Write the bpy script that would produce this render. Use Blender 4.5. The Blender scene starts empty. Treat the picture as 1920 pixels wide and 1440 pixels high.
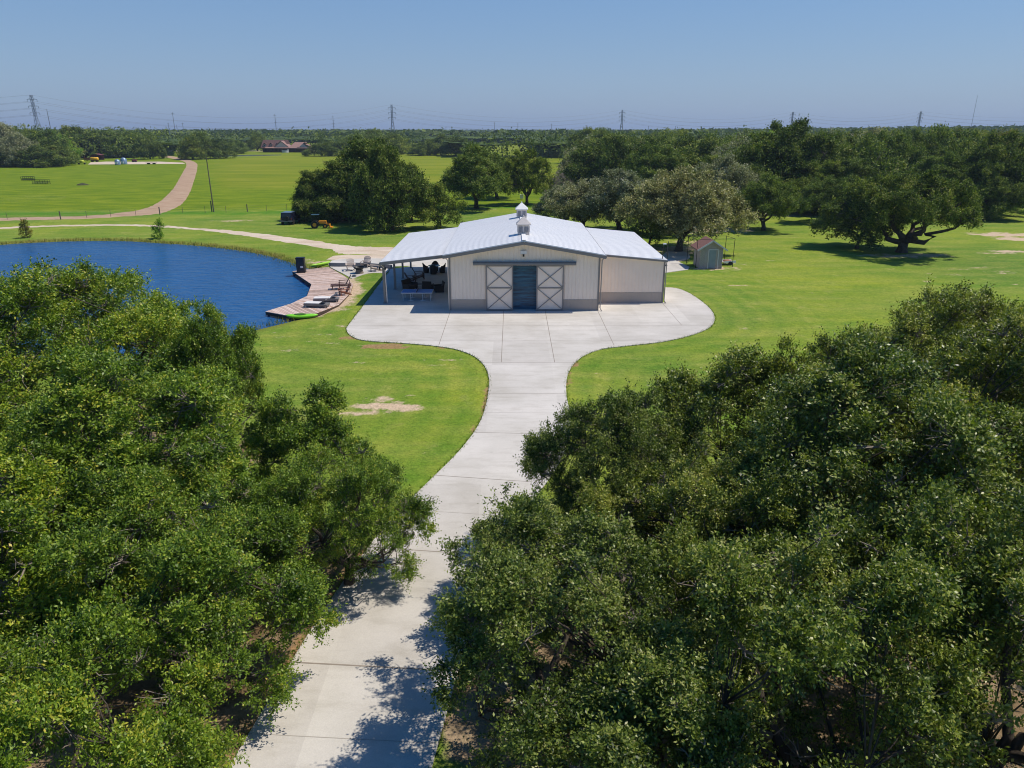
import bpy, math, random
import numpy as np
from mathutils import Vector, Matrix

# ------------------------------------------------------------------ camera, world, sun, exposure
SC = bpy.context.scene
COL = SC.collection
R_ = math.radians
PITCH = R_(19.7); CAMZ = 14.2; FPX = 1331.0
cam_d = bpy.data.cameras.new('camera'); cam = bpy.data.objects.new('camera', cam_d); COL.objects.link(cam)
cam.location = (0, 0, CAMZ); cam.rotation_euler = (R_(90) - PITCH, 0, 0)
cam_d.sensor_width = 36; cam_d.lens = FPX / 1920 * 36
cam_d.clip_start = 0.1; cam_d.clip_end = 60000
SC.camera = cam
SUN = Vector((0.60, 0.10, 1.0)).normalized()
ELEV = math.asin(SUN.z); AZ = math.atan2(SUN.x, SUN.y)
world = bpy.data.worlds.new('World'); SC.world = world; world.use_nodes = True
wn = world.node_tree
sky = wn.nodes.new('ShaderNodeTexSky'); sky.sky_type = 'NISHITA'; sky.sun_disc = False
sky.sun_elevation = ELEV; sky.sun_rotation = AZ
sky.altitude = 0; sky.air_density = 1.0; sky.dust_density = 0.6; sky.ozone_density = 3.0
hs_ = wn.nodes.new('ShaderNodeHueSaturation'); hs_.inputs['Saturation'].default_value = 1.5; hs_.inputs['Hue'].default_value = 0.505
bg = wn.nodes['Background']; bg.inputs[1].default_value = 0.12
wn.links.new(sky.outputs[0], hs_.inputs['Color'])
gco = wn.nodes.new('ShaderNodeTexCoord'); sxyz = wn.nodes.new('ShaderNodeSeparateXYZ'); wn.links.new(gco.outputs['Generated'], sxyz.inputs[0])
cr_ = wn.nodes.new('ShaderNodeValToRGB'); wn.links.new(sxyz.outputs[2], cr_.inputs[0])     # hazy band low in the sky
e_ = cr_.color_ramp.elements; e_[0].position = 0.0; e_[0].color = (.82, .82, .82, 1); e_[1].position = 0.45; e_[1].color = (0, 0, 0, 1)
e3_ = e_.new(0.16); e3_.color = (.62, .62, .62, 1)
mx_ = wn.nodes.new('ShaderNodeMix'); mx_.data_type = 'RGBA'; wn.links.new(cr_.outputs[0], mx_.inputs[0]); wn.links.new(hs_.outputs[0], mx_.inputs[6])
mx_.inputs[7].default_value = (0.250 / .12, 0.365 / .12, 0.575 / .12, 1); wn.links.new(mx_.outputs[2], bg.inputs[0])
sun_d = bpy.data.lights.new('sun', 'SUN'); sun_d.energy = 4.5; sun_d.angle = R_(0.53); sun_d.color = (1.0, 0.925, 0.80)
sun = bpy.data.objects.new('sun', sun_d); COL.objects.link(sun)
sun.rotation_euler = (-SUN).to_track_quat('-Z', 'Y').to_euler()
SC.view_settings.view_transform = 'Standard'; SC.view_settings.look = 'None'
SC.view_settings.exposure = 0.0; SC.view_settings.gamma = 1.0
SC.cycles.max_bounces = 5; SC.cycles.diffuse_bounces = 4; SC.cycles.glossy_bounces = 2
SC.cycles.transmission_bounces = 3; SC.cycles.transparent_max_bounces = 4; SC.cycles.volume_bounces = 0
SC.cycles.use_adaptive_sampling = False; SC.cycles.sample_clamp_indirect = 4.0; SC.cycles.use_denoising = True; SC.cycles.filter_width = 1.05
SC.cycles.caustics_reflective = False; SC.cycles.caustics_refractive = False

# ------------------------------------------------------------------ survey helpers
cp, sp = math.cos(PITCH), math.sin(PITCH)
def W(px, py, z=0.0):
    """point of the place at height z that a surveyor reads off the photograph"""
    u = (px - 960) / FPX; v = (720 - py) / FPX
    d = (u, cp + v * sp, -sp + v * cp); t = (z - CAMZ) / d[2]
    return (d[0] * t, d[1] * t)
def P(x, y, z=0.0):
    zz = z - CAMZ; dep = y * cp - zz * sp; up = y * sp + zz * cp
    return 960 + FPX * x / dep, 720 - FPX * up / dep

# ------------------------------------------------------------------ tagging
def tag(o, label=None, cat=None, group=None, kind=None):
    if label: o['label'] = label
    if cat: o['category'] = cat
    if group: o['group'] = group
    if kind: o['kind'] = kind
    return o
def empty(name, loc=(0, 0, 0), rz=0.0, label=None, cat=None, group=None):
    o = bpy.data.objects.new(name, None); COL.objects.link(o)
    o.location = loc; o.rotation_euler = (0, 0, rz); o.empty_display_size = 0.3
    return tag(o, label, cat, group)
def link(name, me, parent=None):
    o = bpy.data.objects.new(name, me); COL.objects.link(o); o.parent = parent
    return o
def copy_tree(o, parent=None):
    c = o.copy(); COL.objects.link(c); c.parent = parent
    for ch in [k for k in list(COL.objects) if k.parent == o]: copy_tree(ch, c)
    return c

# ------------------------------------------------------------------ materials
def nt(name):
    m = bpy.data.materials.new(name); m.use_nodes = True
    t = m.node_tree; b = t.nodes['Principled BSDF']
    return m, t, b
def N(t, kind, **kw):
    n = t.nodes.new('ShaderNode' + kind)
    for k, v in kw.items():
        if hasattr(n, k): setattr(n, k, v)
        else: n.inputs[k.replace('_', ' ')].default_value = v
    return n
def ramp(t, fac, stops):
    r = t.nodes.new('ShaderNodeValToRGB'); t.links.new(fac, r.inputs[0])
    e = r.color_ramp.elements
    while len(e) < len(stops): e.new(0.5)
    for i, (p_, c) in enumerate(stops):
        e[i].position = p_; e[i].color = (*c, 1) if len(c) == 3 else c
    return r.outputs[0]
def mixc(t, fac, a, b, mode='MIX'):
    n = t.nodes.new('ShaderNodeMix'); n.data_type = 'RGBA'; n.blend_type = mode
    for s, v in ((0, fac), (6, a), (7, b)):
        if hasattr(v, 'is_linked'): t.links.new(v, n.inputs[s])
        else: n.inputs[s].default_value = v if s == 0 else (*v, 1)
    return n.outputs[2]
def mth(t, op, a, b=0.0, c=None, clamp=False):
    n = t.nodes.new('ShaderNodeMath'); n.operation = op; n.use_clamp = clamp
    for i, v in enumerate((a, b) if c is None else (a, b, c)):
        if hasattr(v, 'is_linked'): t.links.new(v, n.inputs[i])
        else: n.inputs[i].default_value = v
    return n.outputs[0]
def obco(t): return t.nodes.new('ShaderNodeTexCoord').outputs['Object']
def geo(t): return t.nodes.new('ShaderNodeNewGeometry').outputs['Position']
def noise(t, co, scale, detail=4, rough=0.55, sc3=None):
    if sc3:
        m = t.nodes.new('ShaderNodeMapping'); m.inputs[3].default_value = sc3
        t.links.new(co, m.inputs[0]); co = m.outputs[0]
    n = t.nodes.new('ShaderNodeTexNoise'); n.inputs['Scale'].default_value = scale
    n.inputs['Detail'].default_value = detail; n.inputs['Roughness'].default_value = rough
    t.links.new(co, n.inputs['Vector']); return n.outputs[0]
def bump(t, b, h, strength=0.3, dist=0.02):
    n = t.nodes.new('ShaderNodeBump'); n.inputs['Strength'].default_value = strength
    n.inputs['Distance'].default_value = dist; t.links.new(h, n.inputs['Height'])
    t.links.new(n.outputs[0], b.inputs['Normal'])
MATS = {}
def plain(name, c, rough=0.6, metal=0.0, var=0.12, scale=3.0, spec=0.5, bmp=0.0):
    if name in MATS: return MATS[name]
    m, t, b = nt(name); co = obco(t)
    f = noise(t, co, scale, 5)
    f2 = ramp(t, f, [(0.3, (1 - var,) * 3), (0.7, (1 + var * 0.4,) * 3)])
    t.links.new(mixc(t, 1.0, c, f2, 'MULTIPLY'), b.inputs['Base Color'])
    b.inputs['Roughness'].default_value = rough; b.inputs['Metallic'].default_value = metal
    b.inputs['Specular IOR Level'].default_value = spec
    if bmp: bump(t, b, noise(t, co, scale * 8, 3), bmp, 0.01)
    MATS[name] = m; return m

# ------------------------------------------------------------------ mesh builder
class MB:
    def __init__(s): s.v = []; s.f = []; s.m = []
    def add(s, vs, fs, mi=0):
        o = len(s.v); s.v += [tuple(v) for v in vs]
        s.f += [tuple(i + o for i in f) for f in fs]; s.m += [mi] * len(fs); return s
    def box(s, x0, x1, y0, y1, z0, z1, mi=0):
        v = [(x0, y0, z0), (x1, y0, z0), (x1, y1, z0), (x0, y1, z0), (x0, y0, z1), (x1, y0, z1), (x1, y1, z1), (x0, y1, z1)]
        return s.add(v, [(0, 3, 2, 1), (4, 5, 6, 7), (0, 1, 5, 4), (1, 2, 6, 5), (2, 3, 7, 6), (3, 0, 4, 7)], mi)
    def bar(s, a, b, w, h, mi=0, up=(0, 0, 1)):
        a = Vector(a); b = Vector(b); d = (b - a).normalized(); u = Vector(up)
        if abs(d.dot(u)) > 0.99: u = Vector((0, 1, 0))
        sd = d.cross(u).normalized(); u = sd.cross(d).normalized()
        v = []
        for p in (a, b):
            for i, j in ((-1, -1), (1, -1), (1, 1), (-1, 1)): v.append(p + sd * (i * w / 2) + u * (j * h / 2))
        return s.add(v, [(0, 1, 2, 3), (7, 6, 5, 4), (0, 4, 5, 1), (1, 5, 6, 2), (2, 6, 7, 3), (3, 7, 4, 0)], mi)
    def tube(s, pts, radii, n=8, mi=0, caps=True):
        pts = [Vector(p) for p in pts]
        if not hasattr(radii, '__len__'): radii = [radii] * len(pts)
        v = []; 
        for i, p in enumerate(pts):
            d = (pts[min(i + 1, len(pts) - 1)] - pts[max(i - 1, 0)]).normalized()
            u = Vector((0, 0, 1)) if abs(d.z) < 0.9 else Vector((1, 0, 0))
            a = d.cross(u).normalized(); b_ = d.cross(a).normalized()
            for k in range(n):
                t_ = 2 * math.pi * k / n; v.append(p + (a * math.cos(t_) + b_ * math.sin(t_)) * radii[i])
        f = []
        for i in range(len(pts) - 1):
            for k in range(n):
                f.append((i * n + k, i * n + (k + 1) % n, (i + 1) * n + (k + 1) % n, (i + 1) * n + k))
        if caps: f += [tuple(range(n))[::-1], tuple(range((len(pts) - 1) * n, len(pts) * n))]
        return s.add(v, f, mi)
    def lathe(s, prof, n=20, c=(0, 0, 0), mi=0):
        v = []; f = []
        for r, z in prof:
            for k in range(n):
                t_ = 2 * math.pi * k / n; v.append((c[0] + r * math.cos(t_), c[1] + r * math.sin(t_), c[2] + z))
        for i in range(len(prof) - 1):
            for k in range(n): f.append((i * n + k, i * n + (k + 1) % n, (i + 1) * n + (k + 1) % n, (i + 1) * n + k))
        return s.add(v, f, mi)
    def prism(s, poly, z0, z1, mi=0, mside=None):
        n = len(poly)
        area = sum(poly[i][0] * poly[(i + 1) % n][1] - poly[(i + 1) % n][0] * poly[i][1] for i in range(n))
        if area < 0: poly = poly[::-1]
        v = [(p[0], p[1], z0) for p in poly] + [(p[0], p[1], z1) for p in poly]
        s.add(v, [tuple(range(n, 2 * n))], mi)
        o = len(s.v) - 2 * n
        for i in range(n):
            s.f.append((o + i, o + (i + 1) % n, o + n + (i + 1) % n, o + n + i)); s.m.append(mi if mside is None else mside)
        return s
    def build(s, name, mats, parent=None, smooth=False, bevel=0.0):
        me = bpy.data.meshes.new(name); me.from_pydata(s.v, [], s.f)
        for m in (mats if isinstance(mats, (list, tuple)) else [mats]): me.materials.append(m)
        me.polygons.foreach_set('material_index', s.m)
        if smooth: me.polygons.foreach_set('use_smooth', [True] * len(s.f))
        me.update(); o = link(name, me, parent)
        if bevel:
            b = o.modifiers.new('bevel', 'BEVEL'); b.width = bevel; b.segments = 2; b.limit_method = 'ANGLE'
        return o

def smooth_poly(pts, sub=6, closed=False):
    """Catmull-Rom through pts"""
    n = len(pts); out = []
    rng = range(n if closed else n - 1)
    for i in rng:
        p0 = pts[(i - 1) % n] if closed or i > 0 else pts[0]
        p1 = pts[i]; p2 = pts[(i + 1) % n]
        p3 = pts[(i + 2) % n] if closed or i + 2 < n else pts[-1]
        for k in range(sub):
            t = k / sub
            out.append(tuple(0.5 * (2 * p1[j] + (p2[j] - p0[j]) * t + (2 * p0[j] - 5 * p1[j] + 4 * p2[j] - p3[j]) * t * t
                                    + (3 * p1[j] - p0[j] - 3 * p2[j] + p3[j]) * t ** 3) for j in (0, 1)))
    if not closed: out.append(tuple(pts[-1]))
    return out

# ------------------------------------------------------------------ outlines of the place
far_bank = [(-420, 500), (-200, 470), (0, 456), (60, 452), (150, 449), (230, 449), (300, 453), (360, 457), (430, 464), (490, 474), (540, 488), (570, 499), (600, 503), (625, 520),
            (630, 545), (620, 568), (590, 588), (545, 597), (522, 602), (483, 611), (420, 627), (330, 650), (200, 672), (0, 690), (-250, 700), (-500, 640)]
POND = np.array(smooth_poly([W(*p) for p in far_bank], 4, True))
def seg_dist(px, py, poly, closed=True):
    n = len(poly); d = np.full(px.shape, 1e9)
    for i in range(n if closed else n - 1):
        a = poly[i]; b = poly[(i + 1) % n]; ab = b - a; L = (ab ** 2).sum() + 1e-9
        t = np.clip(((px - a[0]) * ab[0] + (py - a[1]) * ab[1]) / L, 0, 1)
        d = np.minimum(d, (px - a[0] - t * ab[0]) ** 2 + (py - a[1] - t * ab[1]) ** 2)
    return np.sqrt(d)
def inside(px, py, poly):
    r = np.zeros(px.shape, bool); n = len(poly)
    for i in range(n):
        x1, y1 = poly[i]; x2, y2 = poly[(i + 1) % n]
        if y1 == y2: continue
        c = ((y1 > py) != (y2 > py)) & (px < (x2 - x1) * (py - y1) / (y2 - y1) + x1)
        r ^= c
    return r
def sdf(px, py, poly):
    d = seg_dist(px, py, poly); return np.where(inside(px, py, poly), -d, d)

# value noise for numpy work
_rs = np.random.RandomState(7); _tab = _rs.rand(256, 256)
def vnoise(x, y):
    xi = np.floor(x).astype(int); yi = np.floor(y).astype(int); fx = x - xi; fy = y - yi
    fx = fx * fx * (3 - 2 * fx); fy = fy * fy * (3 - 2 * fy)
    g = lambda a, b: _tab[a % 256, b % 256]
    return (g(xi, yi) * (1 - fx) + g(xi + 1, yi) * fx) * (1 - fy) + (g(xi, yi + 1) * (1 - fx) + g(xi + 1, yi + 1) * fx) * fy
def fbm(x, y, o=4):
    s = 0; a = 0.5
    for i in range(o): s = s + a * vnoise(x * 2 ** i + 17 * i, y * 2 ** i + 31 * i); a *= 0.5
    return s

def rise(x, y):
    """the land climbs gently a long way off to the right"""
    r = np.hypot(x, y)
    a = x / np.maximum(r, 1)
    return np.clip((r - 350) / 900, 0, 1) ** 1.3 * np.clip((a - 0.15) / 0.4, 0, 1) * 5.5 + np.clip((r - 600) / 900, 0, 1) * 1.0

# ------------------------------------------------------------------ ground
def spaced(a0, a1, step, far_lo, far_hi):
    c = list(np.arange(a0, a1 + 1e-6, step)); s = step; v = a1
    while v < far_hi: s *= 1.18; v += s; c.append(v)
    s = step; v = a0; lo = []
    while v > far_lo: s *= 1.18; v -= s; lo.append(v)
    return np.array(lo[::-1] + c)
gx = spaced(-85, 85, 0.55, -14000, 14000); gy = spaced(2, 150, 0.55, -900, 16000)
GX, GY = np.meshgrid(gx, gy); fx, fy = GX.ravel(), GY.ravel()
pd = sdf(fx, fy, POND)
gz = np.where(pd < 0.9, -0.34 - np.clip(-pd, -0.9, 4) * 0.36, 0.0)
gz = np.minimum(0, gz) + rise(fx, fy)
# dirt patches: centre px, py, half width m, half depth m, strength
patches = [((715, 762), 2.3, 0.75, 1.3), ((745, 766), 1.5, 0.5, 1.2), ((680, 775), 1.5, 0.5, 1.1), ((725, 745), 1.3, 0.45, 1.1), ((765, 768), 1.0, 0.35, 1.0), ((1270, 722), 1.3, 0.6, 0.85), ((800, 848), 0.5, 0.25, 0.8),
           ((640, 612), 0.7, 0.8, 0.9), ((645, 600), 0.4, 0.6, 0.8), ((580, 640), 1.2, 0.5, 0.6), ((590, 622), 1.0, 0.5, 0.62), ((530, 660), 1.5, 0.6, 0.55),
           ((1690, 480), 6.5, 1.6, 0.95), ((1740, 478), 4, 1.0, 0.9), ((1640, 478), 3, 0.8, 0.8), ((1880, 440), 5, 2.5, 1.3), ((1905, 448), 4, 2.2, 1.3), ((1888, 472), 3, 1.2, 1.1), ((1870, 475), 4, 0.6, 0.9),
           ((1800, 505), 2.2, 1.0, 0.6), ((1840, 502), 2, 0.8, 0.62), ((1880, 510), 2.5, 1, 0.6), ((1790, 515), 2, .7, 0.6), ((1330, 503), 3.6, 1.3, 1.05), ((1390, 495), 2.5, 1, 0.62),
           ((1260, 468), 5, 5, 0.9), ((1300, 455), 4, 3.5, 0.7), ((1310, 430), 9, 4.5, 1.1), ((1360, 432), 5, 3, 0.8), ((1480, 402), 9, 5, 0.8),
           ((655, 412), 9, 6, 0.85), ((740, 424), 5, 2.5, 0.8), ((890, 392), 6, 3, 0.7), ((560, 407), 5, 3, 0.55), ((440, 414), 4, 1.4, 0.9), ((110, 424), 9, 1.2, 0.75), ((70, 370), 14, 20, 0.45),
           ((1690, 378), 9, 9, 0.6), ((590, 492), 4.0, 1.4, 0.9), ((560, 487), 3.0, 1.0, 0.62), ((655, 560), 0.9, 2.8, 0.9), ((663, 530), 0.8, 2.4, 0.85), ((630, 580), 2.2, 0.7, 0.8)]
dirt = np.zeros(fx.shape); red = np.zeros(fx.shape)
wob = fbm(fx * 0.9, fy * 0.9) - 0.47
for (q, a, b, s_) in patches:
    c = W(*q); e = np.sqrt(((fx - c[0]) / a) ** 2 + ((fy - c[1]) / b) ** 2)
    dirt = np.maximum(dirt, s_ * np.clip(1.35 - e + wob * 1.6, 0, 1))
_r = np.random.RandomState(12)
for (q, n_, sx_, sy_) in (((1790, 515), 26, 11, 5), ((600, 650), 16, 5, 5), ((1400, 640), 14, 8, 6), ((1330, 500), 8, 6, 3), ((560, 640), 12, 4, 3), ((850, 690), 8, 3, 4), ((1500, 480), 14, 14, 5)):
    c = W(*q)
    for _ in range(n_):
        x_, y_ = c[0] + _r.randn() * sx_, c[1] + _r.randn() * sy_; a_, b_ = .35 + _r.rand() * .9, .15 + _r.rand() * .3
        e = np.sqrt(((fx - x_) / a_) ** 2 + ((fy - y_) / b_) ** 2); dirt = np.maximum(dirt, (.55 + .4 * _r.rand()) * np.clip(1.35 - e + wob * 1.4, 0, 1))
rim = np.array([W(*p) for p in [(652, 524), (663, 532), (662, 549), (640, 570), (612, 583), (590, 590)]])
dirt = np.maximum(dirt, np.clip(1.25 - seg_dist(fx, fy, rim, False) / 1.35 + wob * 1.2, 0, 1) * 1.05)
# leaf litter under the foreground trees
litter = np.zeros(fx.shape)
near_cr = [(-17.5, 27.5, 6.5), (-8, 19, 5), (-9, 13, 6), (3, 14, 5), (6, 10, 6), (9.5, 18, 6), (17, 24, 7), (10, 12, 6), (-15, 18, 7), (16, 15, 7), (-6.5, 8, 4), (4, 6, 6)]
for (x0, y0, r0) in near_cr:
    e = np.hypot(fx - x0, fy - y0) / r0
    litter = np.maximum(litter, np.clip((1.12 - e + wob * 0.9) * 2.4, 0, 1))
# a worn brown margin hugging the driveway and apron
def interp_px(pts): return np.array([W(*p) for p in pts])
L_EDGE = [(732, 505), (725.6, 514.7), (706, 540), (683, 571.7), (653.7, 610), (650, 619), (655, 628), (672, 637), (700, 641), (750, 644), (800, 648), (850, 655),
          (885, 667), (906, 684), (916, 706), (916, 732), (910, 765), (895, 802), (860, 848), (805, 903), (750, 957), (700, 1015), (650, 1083), (600, 1157), (560, 1220), (500, 1322), (430, 1440)]
R_EDGE = [(1246, 539.5), (1268, 541), (1290, 549), (1312, 563), (1330, 578), (1339, 592), (1338, 606), (1325, 618), (1290, 631), (1240, 642), (1180, 649), (1130, 655), (1098, 666),
          (1078, 681), (1067, 697), (1062, 716), (1062, 741), (1067, 768)]
lw = smooth_poly([W(*p) for p in L_EDGE], 4); rw = smooth_poly([W(*p) for p in R_EDGE], 4)
# lower right edge: the driveway keeps its width
low_left = [p for p in lw if 12 < p[1] < 35]
low_right = []
for i, p in enumerate(low_left):
    a = low_left[max(i - 3, 0)]; b = low_left[min(i + 3, len(low_left) - 1)]
    d = Vector((b[0] - a[0], b[1] - a[1])).normalized(); n_ = Vector((-d.y, d.x))
    low_right.append((p[0] + n_.x * 4.75, p[1] + n_.y * 4.75))
low_right = [p for p in low_right if p[1] < 33.2]
tail_l = (-7.6, 4.0); tail_r = (-2.7, 4.0)
SLAB = lw + [tail_l, tail_r] + low_right[::-1] + rw[::-1]
edge_d = np.minimum(seg_dist(fx, fy, np.array(lw), False), seg_dist(fx, fy, np.array(rw), False))
red = np.clip(1 - edge_d / 0.42 + wob * 1.2, 0, 1) * np.clip(0.25 + (fbm(fx * .35 + 9, fy * .35) - 0.45) * 5, 0, 1)
red = np.maximum(red, np.clip(1 - edge_d / 0.7, 0, 1) * (fy < 22) * 0.8)
dk = np.maximum.reduce([((np.hypot((fx - W(665, 634)[0]) / 1.7, (fy - W(665, 634)[1]) / .5) < 1) * 1.0), ((np.hypot((fx - W(718, 650)[0]) / 2.4, (fy - W(718, 650)[1]) / .35) < 1) * 1.0)])
red = np.maximum(red, dk * np.clip(0.8 + wob * 2, 0, 1))
# bank fringe of the pond
bank = np.clip(1 - np.abs(pd - 0.4) / 1.5 + wob * 1.2, 0, 1)
# pasture beyond the fence line
fy_f = np.interp(fx, [-400, -105, -30, 20, 60, 400], [131, 131, 134, 150, 400, 900])
past = np.clip((fy - fy_f) / 6 + wob * 2, 0, 1)
past2 = np.clip((fy - 178 + wob * 40 + np.where(fx < -0.40 * fy, -900, 0)) / 25, 0, 1)   # the olive hay field
lush = np.clip(1 - np.abs(fy - fy_f + 1.5) / 5 + wob * 1.5, 0, 1) * (fx < 10)
mow = np.clip(edge_d, 0, 30)
nx, ny = len(gx), len(gy)
idx = np.arange(nx * ny).reshape(ny, nx)
quads = np.stack([idx[:-1, :-1], idx[:-1, 1:], idx[1:, 1:], idx[1:, :-1]], -1).reshape(-1, 4)
def mesh_np(name, verts, quads, mats, attrs=None, smooth=False):
    me = bpy.data.meshes.new(name); k = quads.shape[1]
    me.vertices.add(len(verts)); me.vertices.foreach_set('co', verts.astype(np.float32).ravel())
    me.loops.add(quads.size); me.loops.foreach_set('vertex_index', quads.astype(np.int32).ravel())
    me.polygons.add(len(quads)); me.polygons.foreach_set('loop_start', np.arange(0, quads.size, k, dtype=np.int32))
    me.polygons.foreach_set('use_smooth', np.full(len(quads), smooth))
    for m in mats: me.materials.append(m)
    for n_, a in (attrs or {}).items():
        at = me.attributes.new(n_, 'FLOAT', 'POINT'); at.data.foreach_set('value', a.astype(np.float32))
    me.update(calc_edges=True); return me

m, t, b = nt('meadow_grass'); co = geo(t)
def att(t, n_):
    a = t.nodes.new('ShaderNodeAttribute'); a.attribute_name = n_; return a.outputs['Fac']
n_big = noise(t, co, 0.045, 5, 0.6); n_mid = noise(t, co, 0.5, 6, 0.65); n_fine = noise(t, co, 7.0, 5, 0.75)
n_streak = noise(t, co, 0.35, 5, 0.6, (0.35, 1.5, 1)); n_tuft = noise(t, co, 2.2, 4, 0.7)
lawn = ramp(t, n_big, [(0.33, (0.115, 0.208, 0.028)), (0.48, (0.182, 0.262, 0.030)), (0.66, (0.270, 0.322, 0.030))])
lawn = mixc(t, mth(t, 'MULTIPLY', ramp(t, n_streak, [(0.42, (0, 0, 0)), (0.72, (1, 1, 1))]), 0.6), lawn, (0.33, 0.34, 0.075))
lawn = mixc(t, mth(t, 'MULTIPLY', ramp(t, noise(t, co, 0.22, 7, 0.7, (0.6, 1.3, 1)), [(0.36, (1, 1, 1)), (0.52, (0, 0, 0))]), 0.6), lawn, (0.095, 0.215, 0.018))
lawn = mixc(t, ramp(t, n_mid, [(0.57, (0, 0, 0)), (0.80, (0.75,) * 3)]), lawn, (0.38, 0.36, 0.11))
mw = att(t, 'mow'); mwn = mth(t, 'ADD', mw, mth(t, 'MULTIPLY', n_mid, 0.5))
stripe = mth(t, 'MULTIPLY', mth(t, 'SINE', mth(t, 'MULTIPLY', mwn, 3.4)), mth(t, 'SUBTRACT', 1.0, mth(t, 'DIVIDE', mw, 16.0), clamp=True))
lawn = mixc(t, mth(t, 'MULTIPLY_ADD', stripe, 0.5, 0.5, clamp=True), mixc(t, 1.0, lawn, (0.86, 0.93, 0.9), 'MULTIPLY'), mixc(t, 1.0, lawn, (1.12, 1.05, 1.1), 'MULTIPLY'))
lawn = mixc(t, 1.0, lawn, ramp(t, n_tuft, [(0.3, (0.80, 0.86, 0.8)), (0.7, (1.14, 1.08, 1.1))]), 'MULTIPLY')
pas = ramp(t, n_streak, [(0.3, (0.085, 0.155, 0.006)), (0.5, (0.145, 0.215, 0.007)), (0.7, (0.25, 0.29, 0.018))])
hay = ramp(t, noise(t, co, 0.06, 6, 0.65, (0.35, 1.6, 1)), [(0.3, (0.12, 0.19, 0.008)), (0.5, (0.19, 0.23, 0.012)), (0.72, (0.28, 0.285, 0.030))])
g = mixc(t, att(t, 'pasture'), lawn, pas); g = mixc(t, att(t, 'hay'), g, hay)
g = mixc(t, att(t, 'lush'), g, (0.085, 0.21, 0.012))
g = mixc(t, mth(t, 'MULTIPLY', att(t, 'bank'), 0.85), g, mixc(t, n_tuft, (0.10, 0.11, 0.02), (0.24, 0.20, 0.045)))
edge = mth(t, 'ADD', att(t, 'litter'), mth(t, 'MULTIPLY', mth(t, 'SUBTRACT', n_mid, 0.5), 1.2))
g = mixc(t, ramp(t, edge, [(0.35, (0, 0, 0)), (0.6, (1, 1, 1))]), g, mixc(t, ramp(t, n_mid, [(0.4, (0, 0, 0)), (0.66, (1, 1, 1))]), (0.17, 0.115, 0.06), (0.36, 0.27, 0.17)))
e2 = mth(t, 'ADD', att(t, 'dirt'), mth(t, 'MULTIPLY', mth(t, 'SUBTRACT', noise(t, co, 1.6, 8, 0.78), 0.5), 2.4))
g = mixc(t, ramp(t, e2, [(0.55, (0, 0, 0)), (0.95, (1, 1, 1))]), g, mixc(t, n_tuft, (0.50, 0.36, 0.23), (0.64, 0.50, 0.36)))
e3 = mth(t, 'ADD', att(t, 'red'), mth(t, 'MULTIPLY', mth(t, 'SUBTRACT', noise(t, co, 3.1, 5, 0.7), 0.5), 0.9))
g = mixc(t, ramp(t, e3, [(0.42, (0, 0, 0)), (0.62, (0.9,) * 3)]), g, (0.33, 0.205, 0.10))
g = mixc(t, 1.0, g, ramp(t, n_fine, [(0.25, (0.55,) * 3), (0.5, (0.98,) * 3), (0.8, (1.32,) * 3)]), 'MULTIPLY')
g = mixc(t, 1.0, g, ramp(t, noise(t, co, 2.4, 8, 0.85), [(0.34, (0.70, 0.74, 0.7)), (0.52, (1.02,) * 3), (0.72, (1.22, 1.16, 1.2))]), 'MULTIPLY')
t.links.new(g, b.inputs['Base Color']); b.inputs['Roughness'].default_value = 0.95; b.inputs['Specular IOR Level'].default_value = 0.1
bump(t, b, mth(t, 'ADD', n_tuft, mth(t, 'MULTIPLY', n_fine, 0.6)), 0.6, 0.12)
M_ground = m
me = mesh_np('ground', np.stack([fx, fy, gz], 1), quads, [M_ground],
             dict(dirt=dirt, litter=litter, red=red, bank=bank, pasture=past, hay=past2, lush=lush, mow=mow), True)
tag(link('ground', me), kind='structure')

# ------------------------------------------------------------------ pond water
m, t, b = nt('pond_water'); co = geo(t)
b.inputs['Base Color'].default_value = (0.004, 0.045, 0.13, 1); b.inputs['Roughness'].default_value = 0.22
b.inputs['IOR'].default_value = 1.33
wv = mth(t, 'ADD', noise(t, co, 1.0, 3, 0.55, (0.5, 1.5, 1)), mth(t, 'MULTIPLY', noise(t, co, 3.2, 3, 0.6, (0.5, 1.2, 1)), 0.4))
wc = mixc(t, noise(t, co, 0.12, 3), (0.012, 0.080, 0.225), (0.018, 0.110, 0.29))
t.links.new(wc, b.inputs['Base Color'])
bump(t, b, wv, 1.0, 0.55); M_water = m
MB().prism([(p[0], p[1]) for p in [(-95, 38), (-10, 38), (-10, 112), (-95, 112)]], -2.2, -0.26).build('pond_water', M_water)
tag(bpy.data.objects['pond_water'], kind='structure')
# far pond strip
c0 = [W(398, 294), W(470, 292.5), W(528, 291), W(528, 290.2), W(470, 290.4), W(398, 292)]
tag(MB().prism(c0, 0.0, 0.06).build('far_pond_water', plain('far_water', (0.16, 0.24, 0.33), 0.08)), kind='structure')

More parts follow.
